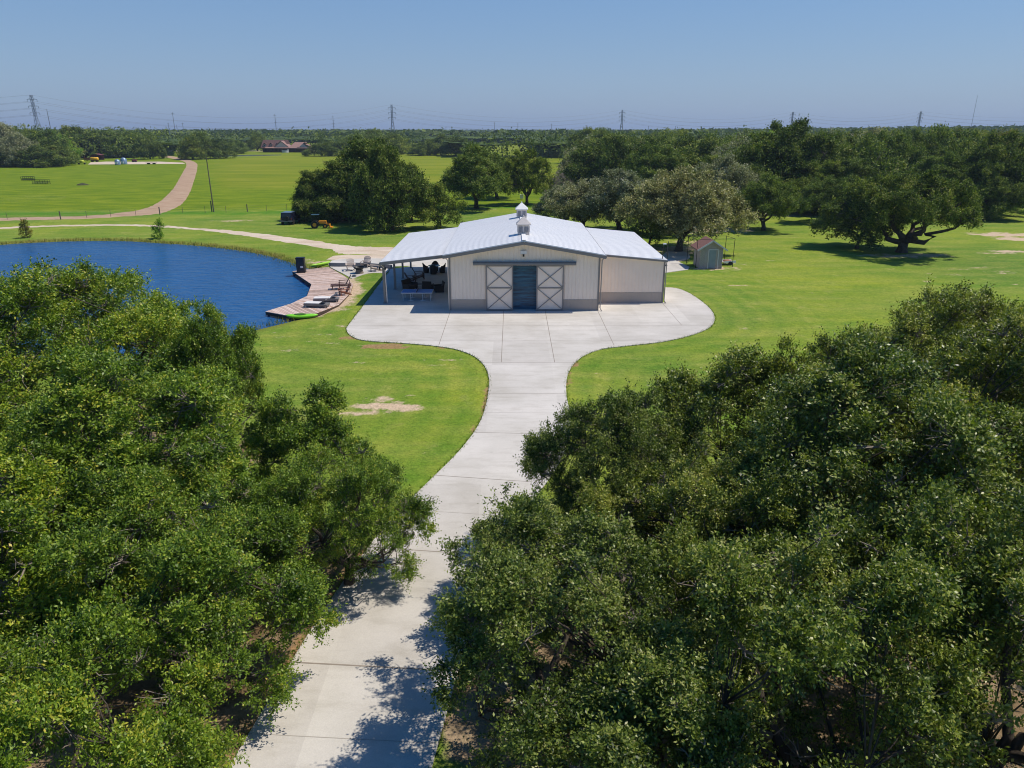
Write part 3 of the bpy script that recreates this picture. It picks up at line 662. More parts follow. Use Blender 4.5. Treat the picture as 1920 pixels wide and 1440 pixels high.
for (x, y, px, py) in solo:
    k = rr.choice(['f1', 'f2', 'f3']) if y > 150 else rr.choice(['m1', 'm2', 'f3'])
    mt = rr.choices([ML_dark, ML_mid, ML_grey, ML_bronze, ML_bright], [38, 42, 16, 2.5, 1.5])[0]
    hs = 0.9 + rr.random() * .42
    if px < 620: hs *= 1.22
    place_tree(k, x, y, wood_label(px), 'woodland oaks ' + ('left' if px < 620 else 'centre' if px < 1088 else 'right'), (6.2 + rr.random() * 2.4) * (1.15 if y > 250 else 1), 9.8 * hs, mt, z=float(rise(np.array(x), np.array(y))))
for i, (px, py, R, H) in enumerate(extra):
    mt = rr.choice([ML_dark, ML_mid, ML_mid]); x, y = W(px, py)
    place_tree(rr.choice(['f1', 'f2', 'f3']), x, y, wood_label(px), 'woodland oaks ' + ('left' if px < 620 else 'centre' if px < 1088 else 'right'), R, H, mt)
# the rest
taken = set((c[0], c[1]) for c in solo)
rest = [c for c in cand if (c[0], c[1]) not in taken]
V = []; T = []
rs = np.random.RandomState(44)
for (x, y, px, py) in rest:
    R = 7.5 + rs.rand() * 3.0; H = (9.0 + rs.rand() * 4.0) * (1.12 if px < 620 else 1.0); n_ = 110 if y < 420 else 60
    pf = make_puffs(rs, R, H, 1.0, 16, 2.4, .6)
    v, tn = leaves(rs, pf, n_ // 6, 2, 4, 1.2 + y / 900, 1.3)
    V.append(v + np.array([x, y, float(rise(np.array(x), np.array(y)))])); T.append(np.clip(tn * .62 + rs.rand() * .25 - .04, 0, .9))
y = 880.0
while y < 9000:
    s_ = y * 0.030; xs = np.arange(-0.85 * y, 0.85 * y, s_)
    for x in xs:
        jx = x + rs.randn() * s_ * .3; jy = y + rs.randn() * s_ * .3
        if fbm(np.array([jx / 500.]), np.array([jy / 420.]))[0] > 0.585: continue
        H = 9 + rs.rand() * 4 + y / 2600; R = s_ * .75
        n_ = 26; ph = rs.rand(n_) * 6.28; q = np.sqrt(rs.rand(n_)); sz = R * .36 * (0.6 + rs.rand(n_))
        c = np.stack([np.cos(ph) * q * R, np.sin(ph) * q * R, H * (.35 + .65 * np.sqrt(1 - q ** 2 * .8)) - rs.rand(n_) * H * .35], 1)
        a = nrm(rs.randn(n_, 3) * np.array([1, 1, .12])); sd = nrm(np.cross(a, rs.randn(n_, 3)))
        l = np.minimum(sz, H * .5)[:, None]
        v = np.stack([c - a * l, c + sd * l * .5, c + a * l, c - sd * l * .5], 1).reshape(-1, 3)
        V.append(v + np.array([jx, jy, float(rise(np.array(jx), np.array(jy)))])); T.append(np.repeat(np.clip(rs.rand(n_) * .38 + rs.rand() * .30, 0, .9), 4))
    y += s_ * 1.1
def sheet(y0, y1, st, z0, bound):
    ys = [y0]
    while ys[-1] < y1: ys.append(ys[-1] * (1 + st))
    for i in range(len(ys) - 1):
        a, c = ys[i], ys[i + 1]; d_ = (c - a) * 1.2; n_ = int(1.8 * a / d_); xs = np.linspace(-.9 * a, .9 * a, n_ + 1)
        xm = (xs[:-1] + xs[1:]) / 2; ym = np.full(n_, (a + c) / 2)
        zz = ym * cp + CAMZ * sp; up_ = ym * sp - CAMZ * cp; px_ = 960 + FPX * xm / zz; py_ = 720 - FPX * up_ / zz
        if bound: ok = (py_ < np.interp(px_, B_px, B_py) - 1.5) & ~((fbm(xm / 260., ym / 160.) > .60) & (ym > 330) & (px_ < 1000)) & ~((px_ > 758) & (px_ < 846) & (py_ < 259))
        else: ok = fbm(xm / 500., ym / 420.) <= .585
        def zf(x, y): return z0 + 5.5 * fbm(x / 14. + .3, np.full_like(x, y) / 14.) - 2 + rise(x, np.full_like(x, y))
        za, zc = zf(xs, a), zf(xs * c / a, c); xc = xs * c / a
        q = np.stack([np.stack([xs[:-1], np.full(n_, a), za[:-1]], 1), np.stack([xs[1:], np.full(n_, a), za[1:]], 1), np.stack([xc[1:], np.full(n_, c), zc[1:]], 1), np.stack([xc[:-1], np.full(n_, c), zc[:-1]], 1)], 1)[ok]
        V.append(q.reshape(-1, 3)); T.append(np.repeat(.08 + .28 * rs.rand(len(q)), 4))
sheet(300, 880, .010, 6.2, True); sheet(880, 9000, .014, 7.2, False)
V = np.concatenate(V); T = np.concatenate(T)
me = mesh_np('woodland', V, np.arange(len(V)).reshape(-1, 4), [ML_dark], dict(tint=T))
tag(link('woodland', me), 'dark green oak woodland stretching to the horizon', 'woodland', kind='stuff')

# reeds and rough grass on the pond bank, one mass
rs = np.random.RandomState(8); V = []; T = []
def blades(cx, cy, n, h, w, spread, z0=0.0):
    x = cx + rs.randn(n) * spread; y = cy + rs.randn(n) * spread; hh = h * (.5 + rs.rand(n)); az = rs.rand(n) * 6.28
    b0 = np.stack([x, y, np.full(n, z0)], 1); dx = np.stack([np.cos(az), np.sin(az), np.zeros(n)], 1) * w
    tip = b0 + np.stack([rs.randn(n) * .3 * h, rs.randn(n) * .3 * h, hh], 1)
    return np.stack([b0 - dx, b0 + dx, tip + dx * .2, tip - dx * .2], 1).reshape(-1, 3)
PL = [tuple(p) for p in POND]
for i in range(len(PL)):
    a = np.array(PL[i]); c = np.array(PL[(i + 1) % len(PL)]); L = np.linalg.norm(c - a)
    if P(*a)[0] > 606 and P(*a)[1] > 501: continue
    if a[0] < -100: continue
    for k in range(max(1, int(L / .28))):
        q = a + (c - a) * rs.rand(); 
        if P(*q)[0] > 540 and P(*q)[1] > 506 : continue
        f = fbm(np.array([q[0] * .4]), np.array([q[1] * .4]))[0]
        v = blades(q[0], q[1], 9, .22 + f * .25, .03, .45, -.16); V.append(v); T.append(np.repeat(np.clip(.35 + rs.rand(9) * .5 + (f - .45), 0, 1), 4))
V = np.concatenate(V); T = np.concatenate(T)
M_reed = leaf_mat('bank_grass', (0.10, 0.13, 0.015), (0.17, 0.18, 0.02), (0.28, 0.24, 0.05), (0.34, 0.25, 0.09), .7, .2)
tag(link('bank_grass', mesh_np('bank_grass', V, np.arange(len(V)).reshape(-1, 4), [M_reed], dict(tint=T))), 'tawny and green rough grass along the pond bank', 'grass', kind='stuff')
V = []; T = []
for pl in (lw, rw, low_right):
    for i in range(len(pl) - 1):
        a = np.array(pl[i]); c = np.array(pl[i + 1]); L = np.linalg.norm(c - a)
        if a[1] < 8: continue
        for k in range(int(L / .10)):
            q = a + (c - a) * rs.rand(); v = blades(q[0], q[1], 5, .09, .016, .07, .0); V.append(v); T.append(np.repeat(rs.rand(5) * .6, 4))
V = np.concatenate(V); T = np.concatenate(T)
M_eg = leaf_mat('edge_grass', (0.08, 0.15, 0.015), (0.14, 0.22, 0.02), (0.30, 0.29, 0.07), (0.34, 0.25, 0.09), .8, .2)
tag(link('edge_grass', mesh_np('edge_grass', V, np.arange(len(V)).reshape(-1, 4), [M_eg], dict(tint=T))), 'short grass creeping over the concrete edge', 'grass', kind='stuff')
# small cypress saplings on the far bank
def sapling(px, py, h, w, label, mat):
    x, y = W(px, py); e = empty('young_cypress', (x, y, 0), 0, label, 'tree', 'saplings on the pond bank')
    mb = MB(); mb.tube([(0, 0, -.1), (.02, 0, h * .5), (0, .02, h)], [.06, .04, .01], 6)
    rs = np.random.RandomState(int(px)); pf = []
    for k in range(16):
        u = k / 15; z = h * (.18 + .8 * u); r = w * (1 - u * .75) * .5; az = rs.rand() * 6.28
        pf.append((math.cos(az) * r, math.sin(az) * r, z, .16 + r * .42)); mb.tube([(0, 0, z - .1), (math.cos(az) * r, math.sin(az) * r, z)], [.02, .008], 4)
    mb.build('trunk', M_bark, e)
    v, tn = leaves(rs, np.array(pf), 130, 4, 6, .13, .2)
    link('crown', mesh_np('crown', v, np.arange(len(v)).reshape(-1, 4), [mat], dict(tint=tn)), e)
sapling(51, 446, 2.3, .8, 'thin yellowish sapling on the pond bank near the left edge', ML_bronze)
sapling(302, 447, 2.5, 1.1, 'green cypress sapling on the far pond bank', ML_bright)
def bush(px, py, r, h, mat, label, group='shrubs in the oak shade'):
    x, y = W(px, py); rs = np.random.RandomState(int(px * 3 + py)); pf = np.array([(rs.randn() * r * .4, rs.randn() * r * .4, h * (.3 + .4 * rs.rand()), r * .45) for _ in range(9)])
    v, tn = leaves(rs, pf, 110, 4, 6, .2, .32); v[:, 2] = np.maximum(v[:, 2], .02)
    o = link('shrub', mesh_np('shrub', v, np.arange(len(v)).reshape(-1, 4), [mat], dict(tint=tn))); o.location = (x, y, 0); tag(o, label, 'shrub', group)
bush(668, 415, 1.5, 2.0, ML_bright, 'bright green shrub in the shade between two clump trunks')
bush(612, 404, 1.8, 4.2, ML_bright, 'yellow green shrub in front of the low clump oak')
bush(1745, 418, 2.4, 2.4, ML_bright, 'light green shrub at the wood edge behind the great oak')
bush(1860, 410, 3.0, 2.2, ML_bright, 'light green shrub at the wood edge by the right border')
bush(1905, 404, 3.0, 3.0, ML_bright, 'taller light green shrub at the right border of the wood edge')
bush(1500, 399, 3.0, 1.4, ML_bright, 'low bright shrub in the gap under the tallest oak')

# ------------------------------------------------------------------ the barn
M_wall = plain('warm_grey_steel_siding', (0.90, 0.765, 0.655), 0.55, 0.0, 0.05, 0.8)
M_wain = plain('taupe_wainscot', (0.44, 0.375, 0.33), 0.5, 0.0, 0.06, 0.8)
M_trim = plain('taupe_trim', (0.23, 0.215, 0.21), 0.45, 0, 0.06)
M_brace = plain('door_brace', (0.25, 0.23, 0.225), 0.5, 0, 0.06)
M_track = plain('track_cover', (0.12, 0.15, 0.20), 0.4, 0.2, 0.06)
m, t, b = nt('white_metal_roof'); co = obco(t)
c_ = ramp(t, noise(t, co, 0.5, 4, .6, (0.25, 2.2, 1)), [(0.3, (0.80, 0.80, 0.80)), (0.7, (0.88, 0.875, 0.865))])
t.links.new(c_, b.inputs['Base Color']); b.inputs['Roughness'].default_value = 0.38; b.inputs['Metallic'].default_value = 0.0; M_roof = m
M_seam = plain('roof_seam', (0.56, 0.57, 0.60), 0.4, 0, 0.05)
M_inner = plain('barn_inside', (0.10, 0.11, 0.12), 0.8)
m, t, b = nt('rollup_door_steel'); co = obco(t)
c_ = ramp(t, noise(t, co, 2.0, 5, .7, (0.4, 1, 4.0)), [(0.35, (0.004, 0.045, 0.10)), (0.65, (0.02, 0.19, 0.33))])  # blue of the shade in the doorway is put into the steel colour
t.links.new(c_, b.inputs['Base Color']); b.inputs['Roughness'].default_value = 0.35; M_rollup = m
M_louvre = plain('louvre_grey', (0.33, 0.32, 0.34), 0.55)
M_white = plain('white_paint', (0.78, 0.77, 0.76), 0.45, 0, 0.05)
M_black = plain('black_steel', (0.015, 0.015, 0.017), 0.45, 0.3)
M_cupcap = plain('cupola_cap', (0.55, 0.51, 0.49), 0.5)
M_glass = plain('dark_glass', (0.02, 0.025, 0.03), 0.08)
F = 57.7; X0, X1 = -5.11, 7.11; XR = 0.98; EZ = 4.73; RZ = 5.87; YB = 77.3
def roofz(x): return EZ + (RZ - EZ) * (1 - abs(x - XR) / 6.56)
def lz(x): return 4.36 - (x - 7.11) * 0.0905      # right lean-to
def pz(x): return 4.36 - (-5.11 - x) * 0.115      # left porch
def xz(mb, poly, y0, y1, mi=0):
    n = len(poly); v = [(p[0], y0, p[1]) for p in poly] + [(p[0], y1, p[1]) for p in poly]
    ar = sum(poly[i][0] * poly[(i + 1) % n][1] - poly[(i + 1) % n][0] * poly[i][1] for i in range(n))
    f = [tuple(range(n)), tuple(range(2 * n - 1, n - 1, -1))] + [(i, n + i, n + (i + 1) % n, (i + 1) % n) for i in range(n)]
    if ar < 0: f = [q[::-1] for q in f]
    return mb.add(v, f, mi)
barn = empty('barn', (0, 0, 0), 0, 'large pale metal barn with white roof, open porch at left, lean-to at right', 'barn')
DX0, DX1, DZ = -0.05, 2.1, 3.8
wall = MB(); g = lambda x: roofz(x) - .14
xz(wall, [(X0, .95), (DX0, .95), (DX0, g(DX0)), (X0, g(X0))], F, F + .1)
xz(wall, [(DX1, .95), (X1, .95), (X1, g(X1)), (DX1, g(DX1))], F, F + .1)
xz(wall, [(DX0, DZ), (DX1, DZ), (DX1, g(DX1)), (XR, g(XR)), (DX0, g(DX0))], F, F + .1)
x = X0 + .17
while x < X1 - .1:
    z0 = .97 if not (DX0 - .05 < x < DX1 + .05) else DZ
    wall.add([(x - .045, F - .001, z0), (x - .022, F - .030, z0), (x + .022, F - .030, z0), (x + .045, F - .001, z0),
              (x - .045, F - .001, g(x)), (x - .022, F - .030, g(x)), (x + .022, F - .030, g(x)), (x + .045, F - .001, g(x))],
             [(0, 1, 5, 4), (1, 2, 6, 5), (2, 3, 7, 6)]); x += .3
for xx, sgn in ((X0, 1), (X1, -1)):
    wall.box(min(xx, xx + .1 * sgn), max(xx, xx + .1 * sgn), F + .1, YB, .04, 4.6)
    y = F + .3
    while y < YB: wall.box(min(xx, xx - .02 * sgn), max(xx, xx - .02 * sgn), y - .03, y + .03, .05, 4.5 if sgn > 0 else 4.2); y += .3
xz(wall, [(X0, .04), (X1, .04), (X1, g(X1)), (XR, g(XR)), (X0, g(X0))], YB - .1, YB)
wall.build('wall', M_wall, barn)
wc = MB()
for a, c in ((X0, DX0), (DX1, X1)):
    wc.box(a, c, F - .006, F + .1, .04, .945); x = a + .1
    while x < c: wc.box(x - .03, x + .03, F - .03, F - .006, .05, .93); x += .3
    wc.box(a, c, F - .04, F - .001, .947, .99)
wc.build('wainscot', M_wain, barn)
tr = MB()
for a in (X0, X1): tr.box(a - .06, a + .08, F - .05, F - .001 + .06, .03, 4.55)
tr.bar((XR, 57.14, RZ - .19), (-5.60, 57.14, EZ - .19), .05, .24); tr.bar((XR, 57.14, RZ - .19), (7.59, 57.14, EZ - .19), .05, .24)
tr.box(-5.62, -5.56, 57.2, 78.0, EZ - .26, EZ - .07); tr.box(7.57, 7.63, 57.2, 78.0, EZ - .26, EZ - .07)
tr.box(DX0 - .09, DX0, F - .045, F + .02, .04, 3.8); tr.box(DX1, DX1 + .09, F - .045, F + .02, .04, 3.8)
tr.build('trim', M_trim, barn)
def roof_mesh(name, xa, za, xb, zb, y0, y1, seams=True):
    mb = MB(); lo = .10
    xz(mb, [(xa, za - lo), (xb, zb - lo), (xb, zb), (xa, za)] if xa < xb else [(xb, zb - lo), (xa, za - lo), (xa, za), (xb, zb)], y0, y1)
    y = y0 + .06; k = 0
    while y < y1:
        mb.bar((xa, y, za + .006), (xb, y, zb + .006), .055, .028, 1)
        y += .56
    return mb.build(name, [M_roof, M_seam], barn)
roof_mesh('roof_slope', -5.57, EZ, XR, RZ, 57.17, 78.0); roof_mesh('roof_slope', 7.53, EZ, XR, RZ, 57.17, 78.0)
rc = MB(); rc.bar((XR - .01, 57.15, RZ + .05), (XR - .01, 78.02, RZ + .05), .34, .035); rc.build('ridge_cap', M_roof, barn)
# right lean-to
lt = empty('lean_to', (0, 0, 0)); lt.parent = barn
LF = 60.45; LX = 13.05
mb = MB(); xz(mb, [(X1 + .02, .95), (LX, .95), (LX, lz(LX) - .12), (X1 + .02, lz(X1) - .12)], LF, LF + .1); x = X1 + .2
while x < LX - .08: mb.box(x - .022, x + .022, LF - .036, LF - .001, .97, lz(x) - .14); x += .3
mb.box(LX - .1, LX, LF + .1, YB, .04, lz(LX) - .12); y = LF + .3
while y < YB: mb.box(LX, LX + .02, y - .03, y + .03, .97, 3.6); y += .3
mb.box(X1 + .02, LX - .1, YB - .1, YB, .04, 3.7)
mb.build('lean_to_wall', M_wall, lt)
mb = MB(); mb.box(X1 + .02, LX, LF - .006, LF + .09, .04, .945); x = X1 + .2
while x < LX: mb.box(x - .03, x + .03, LF - .028, LF - .006, .05, .93); x += .3
mb.box(X1 + .08, LX, LF - .036, LF - .001, .947, .985); mb.build('lean_to_wainscot', M_wain, lt)
mb = MB(); mb.box(LX - .10, LX + .05, LF - .045, LF + .06, .03, lz(LX) - .1); mb.box(X1 + .10, X1 + .2, LF - .05, LF, .03, 4.2)
mb.bar((X1 + .3, 60.16, lz(X1 + .3) - .1), (13.22, 60.16, lz(13.22) - .1), .05, .15); mb.build('lean_to_trim', M_trim, lt)
mb = MB(); xz(mb, [(X1 - .0, lz(X1) - .08), (13.2, lz(13.2) - .08), (13.2, lz(13.2)), (X1, lz(X1))], 60.18, 77.7); y = 60.24
while y < 77.7: mb.bar((X1 + .03, y, lz(X1 + .03) + .006), (13.2, y, lz(13.2) + .006), .055, .028, 1); y += .56
mb.build('lean_to_roof', [M_roof, M_seam], lt)
# downspouts
mb = MB(); mb.tube([(7.5, 57.5, 4.45), (7.32, 57.62, 4.25), (7.3, 57.6, .3), (7.42, 57.4, .08)], .05, 6); mb.build('downspout', M_trim, barn)
mb = MB(); mb.tube([(-5.5, 57.9, 4.45), (-5.24, 57.82, 4.2), (-5.22, 57.8, .1)], .05, 6); mb.build('downspout', M_wall, barn)
mb = MB(); mb.tube([(13.16, 60.3, 3.7), (13.17, 60.34, .3), (13.3, 60.2, .08)], .045, 6); mb.build('downspout', M_trim, barn)
# masts on the lean-to corner
for (mx_, zt) in ((12.85, 5.15), (13.24, 5.3)):
    mb = MB(); mb.tube([(mx_, 60.7, 3.3), (mx_ + .02, 60.72, zt)], .035, 6); mb.box(mx_ - .1, mx_ + .06, 60.62, 60.74, 3.22, 3.32); mb.build('mast', M_black, barn)
mb = MB(); mb.box(12.82, 13.1, 60.6, 60.8, 5.05, 5.13); mb.build('flood_lamp', M_white, barn)
# porch
porch = empty('porch', (0, 0, 0)); porch.parent = barn
mb = MB(); xz(mb, [(-11.2, pz(-11.2) - .08), (-5.11, pz(-5.11) - .08), (-5.11, pz(-5.11)), (-11.2, pz(-11.2))], 60.0, 78.0); y = 60.06
while y < 78: mb.bar((-11.2, y, pz(-11.2) + .006), (-5.15, y, pz(-5.15) + .006), .055, .028, 1); y += .56
mb.build('porch_roof', [M_roof, M_seam], porch)
mb = MB(); mb.bar((-11.22, 59.98, pz(-11.22) - .15), (-5.3, 59.98, pz(-5.3) - .15), .05, .25); mb.box(-11.26, -11.2, 59.98, 78, 3.42, 3.60); mb.build('porch_fascia', M_trim, porch)
mb = MB(); mb.box(-11.1, -10.9, 60.1, 78, 3.28, 3.50)
for y in np.arange(61.5, 78, 1.6): mb.bar((-10.9, y, pz(-10.9) - .2), (-5.15, y, pz(-5.15) - .2), .08, .16)
mb.build('porch_frame', M_trim, porch)
for y in (60.42, 66.1, 71.2, 77.0):
    mb = MB(); mb.box(-11.09, -10.91, y - .09, y + .09, .06, 3.3); mb.box(-11.19, -10.81, y - .19, y + .19, .052, .075); mb.box(-11.14, -10.86, y - .13, y + .13, 3.1, 3.27); mb.build('post', M_trim, porch)
mb = MB(); mb.tube([(-11.12, 60.1, 3.4), (-10.83, 60.25, 3.1), (-10.8, 60.3, .12)], .045, 6); mb.build('porch_downspout', M_wall, porch)
for (mx_, my_) in ((-11.25, 60.1), (-10.78, 60.1)):
    mb = MB(); mb.lathe([(.02, .14), (.07, .10), (.08, 0), (.05, -.12), (.0, -.13)], 8, (mx_, my_, 3.1)); mb.build('porch_lamp', M_black, porch)
# sliding doors
def sliding_door(a, c):
    d = empty('sliding_door', (0, 0, 0)); d.parent = barn; y0 = F - .13
    mb = MB(); mb.box(a, c, y0, y0 + .05, .09, 3.86); x = a + .3
    while x < c - .1: mb.box(x - .02, x + .02, y0 - .012, y0 - .001, .1, 3.85); x += .3
    mb.build('door_panel', M_wall, d)
    mb = MB(); w = .10; yb = y0 - .03
    for q in (a + w / 2, c - w / 2): mb.box(q - w / 2, q + w / 2, yb - .025, yb + .028, .09, 3.86)
    for z in (.14, 1.98, 3.80): mb.box(a + w, c - w, yb - .022, yb + .028, z - .055, z + .055)
    for z0, z1 in ((.2, 1.92), (2.04, 3.74)):
        mb.bar((a + w, yb, z0), (c - w, yb, z1), .045, .09, up=(0, -1, 0)); mb.bar((a + w, yb - .006, z1), (c - w, yb - .006, z0), .045, .09, up=(0, -1, 0))
    mb.build('door_brace', M_brace, d)
sliding_door(-2.14, 0.09); sliding_door(2.0, 4.24)
mb = MB(); mb.box(-3.17, 5.21, F - .30, F - .002, 4.00, 4.06, 0); mb.box(-3.17, 5.21, F - .30, F - .25, 3.86, 4.0, 1); mb.bar((-3.17, F - .15, 4.10), (5.21, F - .15, 4.10), .28, .03, 0)
mb.build('door_track', [M_track, M_trim], barn)
mb = MB(); mb.box(-.04, 2.09, F + .55, F + .6, .05, 3.8); z = .1
while z < 3.75: mb.box(-.04, 2.09, F + .52, F + .549, z, z + .055); z += .11
mb.build('rollup_door', M_rollup, barn)
mb = MB(); mb.box(-.12, -.04, F + .1, F + .6, .04, 3.85); mb.box(2.09, 2.17, F + .1, F + .6, .04, 3.85); mb.box(-.12, 2.17, F + .1, F + .6, 3.8, 3.88); mb.build('door_jamb', M_inner, barn)
mb = MB(); mb.box(.68, 1.18, F - .17, F - .03, 4.74, 4.98); mb.build('gable_lamp', M_white, barn)
lamp = mb = MB(); mb.box(.86, 1.0, F - .24, F - .12, 4.55, 4.73); mb.build('lamp_sensor', M_black, barn)
def cupola(y0):
    c = empty('cupola', (0, 0, 0)); c.parent = barn; w = .5; y1 = y0 + 1.0; z0, z1 = 5.62, 6.68
    mb = MB(); mb.box(XR - w, XR + w, y0, y1, z0, z1, 0); mb.build('cupola_body', M_cupcap, c)
    mb = MB()
    for k in (-1, 1):
        cx = XR + k * .235
        mb.box(cx - .17, cx + .17, y0 - .02, y0 - .001, 6.02, 6.5)
        for z in np.arange(6.05, 6.5, .07): mb.bar((cx - .17, y0 - .035, z), (cx + .17, y0 - .035, z), .03, .012)
        cy = y0 + .5 + k * .235
        for sx in (-1, 1):
            xs = XR + sx * w; mb.box(min(xs, xs + sx * .02) + .0005 * sx, max(xs, xs + sx * .02) + .0005 * sx, cy - .17, cy + .17, 6.02, 6.5)
    mb.build('louvre', M_louvre, c)
    mb = MB(); e = .64; ym = y0 + .5; zr = 6.70
    mb.add([(XR - e, ym - e, zr), (XR + e, ym - e, zr), (XR + e, ym + e, zr), (XR - e, ym + e, zr), (XR, ym, zr + .62)], [(0, 1, 4), (1, 2, 4), (2, 3, 4), (3, 0, 4), (3, 2, 1, 0)])
    mb.lathe([(.05, .55), (.06, .62), (.02, .68), (0, .70)], 8, (XR, ym, zr)); mb.box(XR - e, XR + e, ym - e - .005, ym + e + .005, zr - .06, zr - .002); mb.build('cupola_roof', M_cupcap if y0 < 65 else M_white, c)
cupola(60.9); cupola(73.2)

# ------------------------------------------------------------------ garden shed and its frame
M_shedw = plain('weathered_shed_board', (0.37, 0.335, 0.33), 0.8, 0, 0.25, 5)
M_shedl = plain('shed_batten', (0.60, 0.60, 0.64), 0.8)
M_sheddoor = plain('blue_grey_door', (0.24, 0.29, 0.34), 0.6)
m, t, b = nt('red_shingle'); co = obco(t)
t.links.new(ramp(t, noise(t, co, 5, 4, .7, (1, 3, 1)), [(0.3, (0.15, 0.070, 0.055)), (0.7, (0.30, 0.15, 0.125))]), b.inputs['Base Color']); b.inputs['Roughness'].default_value = .9; M_shing = m
sx0, sx1, sy0, sy1 = 20.35, 22.7, 76.8, 79.6; sm = (sx0 + sx1) / 2
shed = empty('garden_shed', (0, 0, 0), 0, 'small grey shed with red shingle roof and blue door on the right lawn', 'shed')
mb = MB(); xz(mb, [(sx0, 0), (sx1, 0), (sx1, 2.25), (sm, 3.0), (sx0, 2.25)], sy0, sy1)
for x in (sx0, sx0 + .45, sx1 - .45, sx1): mb.box(x - .05, x + .05, sy0 - .03, sy0 - .001, 0, 2.25)
mb.build('wall', M_shedw, shed)
mb = MB()
for k in range(10):
    z = .15 + k * .24
    for a, c, s in ((sx0 + .5, sx0 + .98, 1), (sx0 + .06, sx0 + .4, -1), (sx1 - .38, sx1 - .06, 1)):
        zz = z + (c - a) * s
        if max(z, zz) < 2.3 and min(z, zz) > .05: mb.bar((a, sy0 - .012, z), (c, sy0 - .012, zz), .02, .045, up=(0, -1, 0))
mb.build('batten', M_shedl, shed)
mb = MB(); mb.box(21.27, 21.98, sy0 - .07, sy0 - .035, .08, 2.0, 0); mb.box(22.0, 22.2, sy0 - .05, sy0 - .032, .08, 2.0, 1); mb.build('door', [M_sheddoor, M_shedw], shed)
mb = MB()
for q in (21.2, 22.25): mb.box(q - .04, q + .04, sy0 - .08, sy0 - .002, .02, 2.08)
mb.box(21.24, 22.21, sy0 - .078, sy0 - .004, 2.02, 2.1); mb.build('door_frame', M_shedl, shed)
mb = MB()
for s in (-1, 1):
    ex = sm + s * 1.62; ez = 3.12 - 1.62 * .64
    xz(mb, [(sm, 3.02), (ex, ez - .1), (ex, ez), (sm, 3.12)] if s > 0 else [(ex, ez - .1), (sm, 3.02), (sm, 3.12), (ex, ez)], sy0 - .3, sy1 + .2)
mb.build('roof', M_shing, shed)
mb = MB()
for s in (-1, 1): mb.bar((sm, sy0 - .32, 3.03), (sm + s * 1.62, sy0 - .32, 3.03 - 1.62 * .64), .04, .16, up=(0, 0, 1))
mb.build('bargeboard', M_shedl, shed)
fr = empty('pipe_frame', (0, 0, 0), 0, 'thin black pipe frame standing around the small grey shed', 'frame')
cs = [(20.05, 77.0), (19.9, 79.9), (24.3, 79.9), (24.4, 81.9)]
cs = [(20.0, 77.1), (19.7, 80.0), (23.9, 80.0), (24.2, 77.8)]
for x, y in cs:
    mb = MB(); mb.tube([(x, y, -.05), (x, y, 3.1)], .03, 6); mb.tube([(x, y, 0), (x, y, .5)], .045, 6); mb.build('post', M_black, fr)
mb = MB()
for i in range(4): mb.tube([(*cs[i], 3.08), (*cs[(i + 1) % 4], 3.08)], .02, 5)
mb.build('rail', M_black, fr)
M_rust = plain('rust_brown', (0.30, 0.12, 0.06), .8, 0, .3)
M_rub = plain('tyre_rubber', (0.02, 0.02, 0.02), .9)
x, y = W(1364, 496)
ct = empty('low_cart', (x, y, 0), R_(12), 'low cart with white rim and rusty load beside the shed', 'cart')
mb = MB(); mb.box(-.65, .65, -.5, .5, .28, .36); mb.box(-.68, .68, -.55, -.5, .25, .5); mb.box(-.68, .68, .5, .55, .25, .5); mb.build('bed', M_white, ct)
mb = MB(); mb.lathe([(.5, 0), (.45, .12), (.2, .2), (0, .22)], 12, (-.05, 0, .36)); mb.build('load', M_rust, ct)
for s in (-1, 1):
    mb = MB(); mb.tube([(0, s * .58 - .05, .22), (0, s * .58 + .05, .22)], .22, 12); mb.build('wheel', M_rub, ct)

# ------------------------------------------------------------------ dock
def clip(poly, n_, d_):
    out = []
    for i in range(len(poly)):
        a = poly[i]; c = poly[(i + 1) % len(poly)]; da = a[0] * n_[0] + a[1] * n_[1] - d_; dc = c[0] * n_[0] + c[1] * n_[1] - d_
        if da >= 0: out.append(a)
        if (da >= 0) != (dc >= 0):
            u = da / (da - dc); out.append((a[0] + (c[0] - a[0]) * u, a[1] + (c[1] - a[1]) * u))
    return out
DZT = .12
I = [W(*p, DZT) for p in [(548, 508.5), (584, 533), (575.6, 555), (546, 569), (497.5, 584)]]; O = [W(*p, DZT) for p in [(616, 500.5), (648, 519), (662, 533), (657, 549), (635, 571), (587, 589.5), (547.5, 593)]]
dock = empty('dock', (0, 0, 0), 0, 'angular timber dock wrapping the corner of the pond', 'dock')
lerp2 = lambda a, c, u: (a[0] + (c[0] - a[0]) * u, a[1] + (c[1] - a[1]) * u)
segs = []
ia = [I[0], lerp2(I[0], I[1], .3), lerp2(I[0], I[1], .66), I[1]]; oa = [O[0], lerp2(O[0], O[1], .5), O[1], O[2]]
for k in range(3): segs.append(([ia[k], ia[k + 1], oa[k + 1], oa[k]], (oa[k][0] - ia[k][0], oa[k][1] - ia[k][1]), k))
mI = lerp2(I[1], I[2], .5); mO = lerp2(O[2], O[3], .5)
segs += [([I[1], mI, mO, O[2]], (O[2][0] - I[1][0], O[2][1] - I[1][1]), 1), ([mI, I[2], O[3], mO], (O[3][0] - I[2][0], O[3][1] - I[2][1]), 0),
         ([I[2], I[3], O[4], O[3]], (O[4][0] - I[3][0], O[4][1] - I[3][1] - 2.0), 1), ([I[3], I[4], O[6], O[5], O[4]], (O[6][0] - lerp2(I[3], I[4], .5)[0] + 1.2, O[6][1] - lerp2(I[3], I[4], .5)[1] - 1.2), 2)]
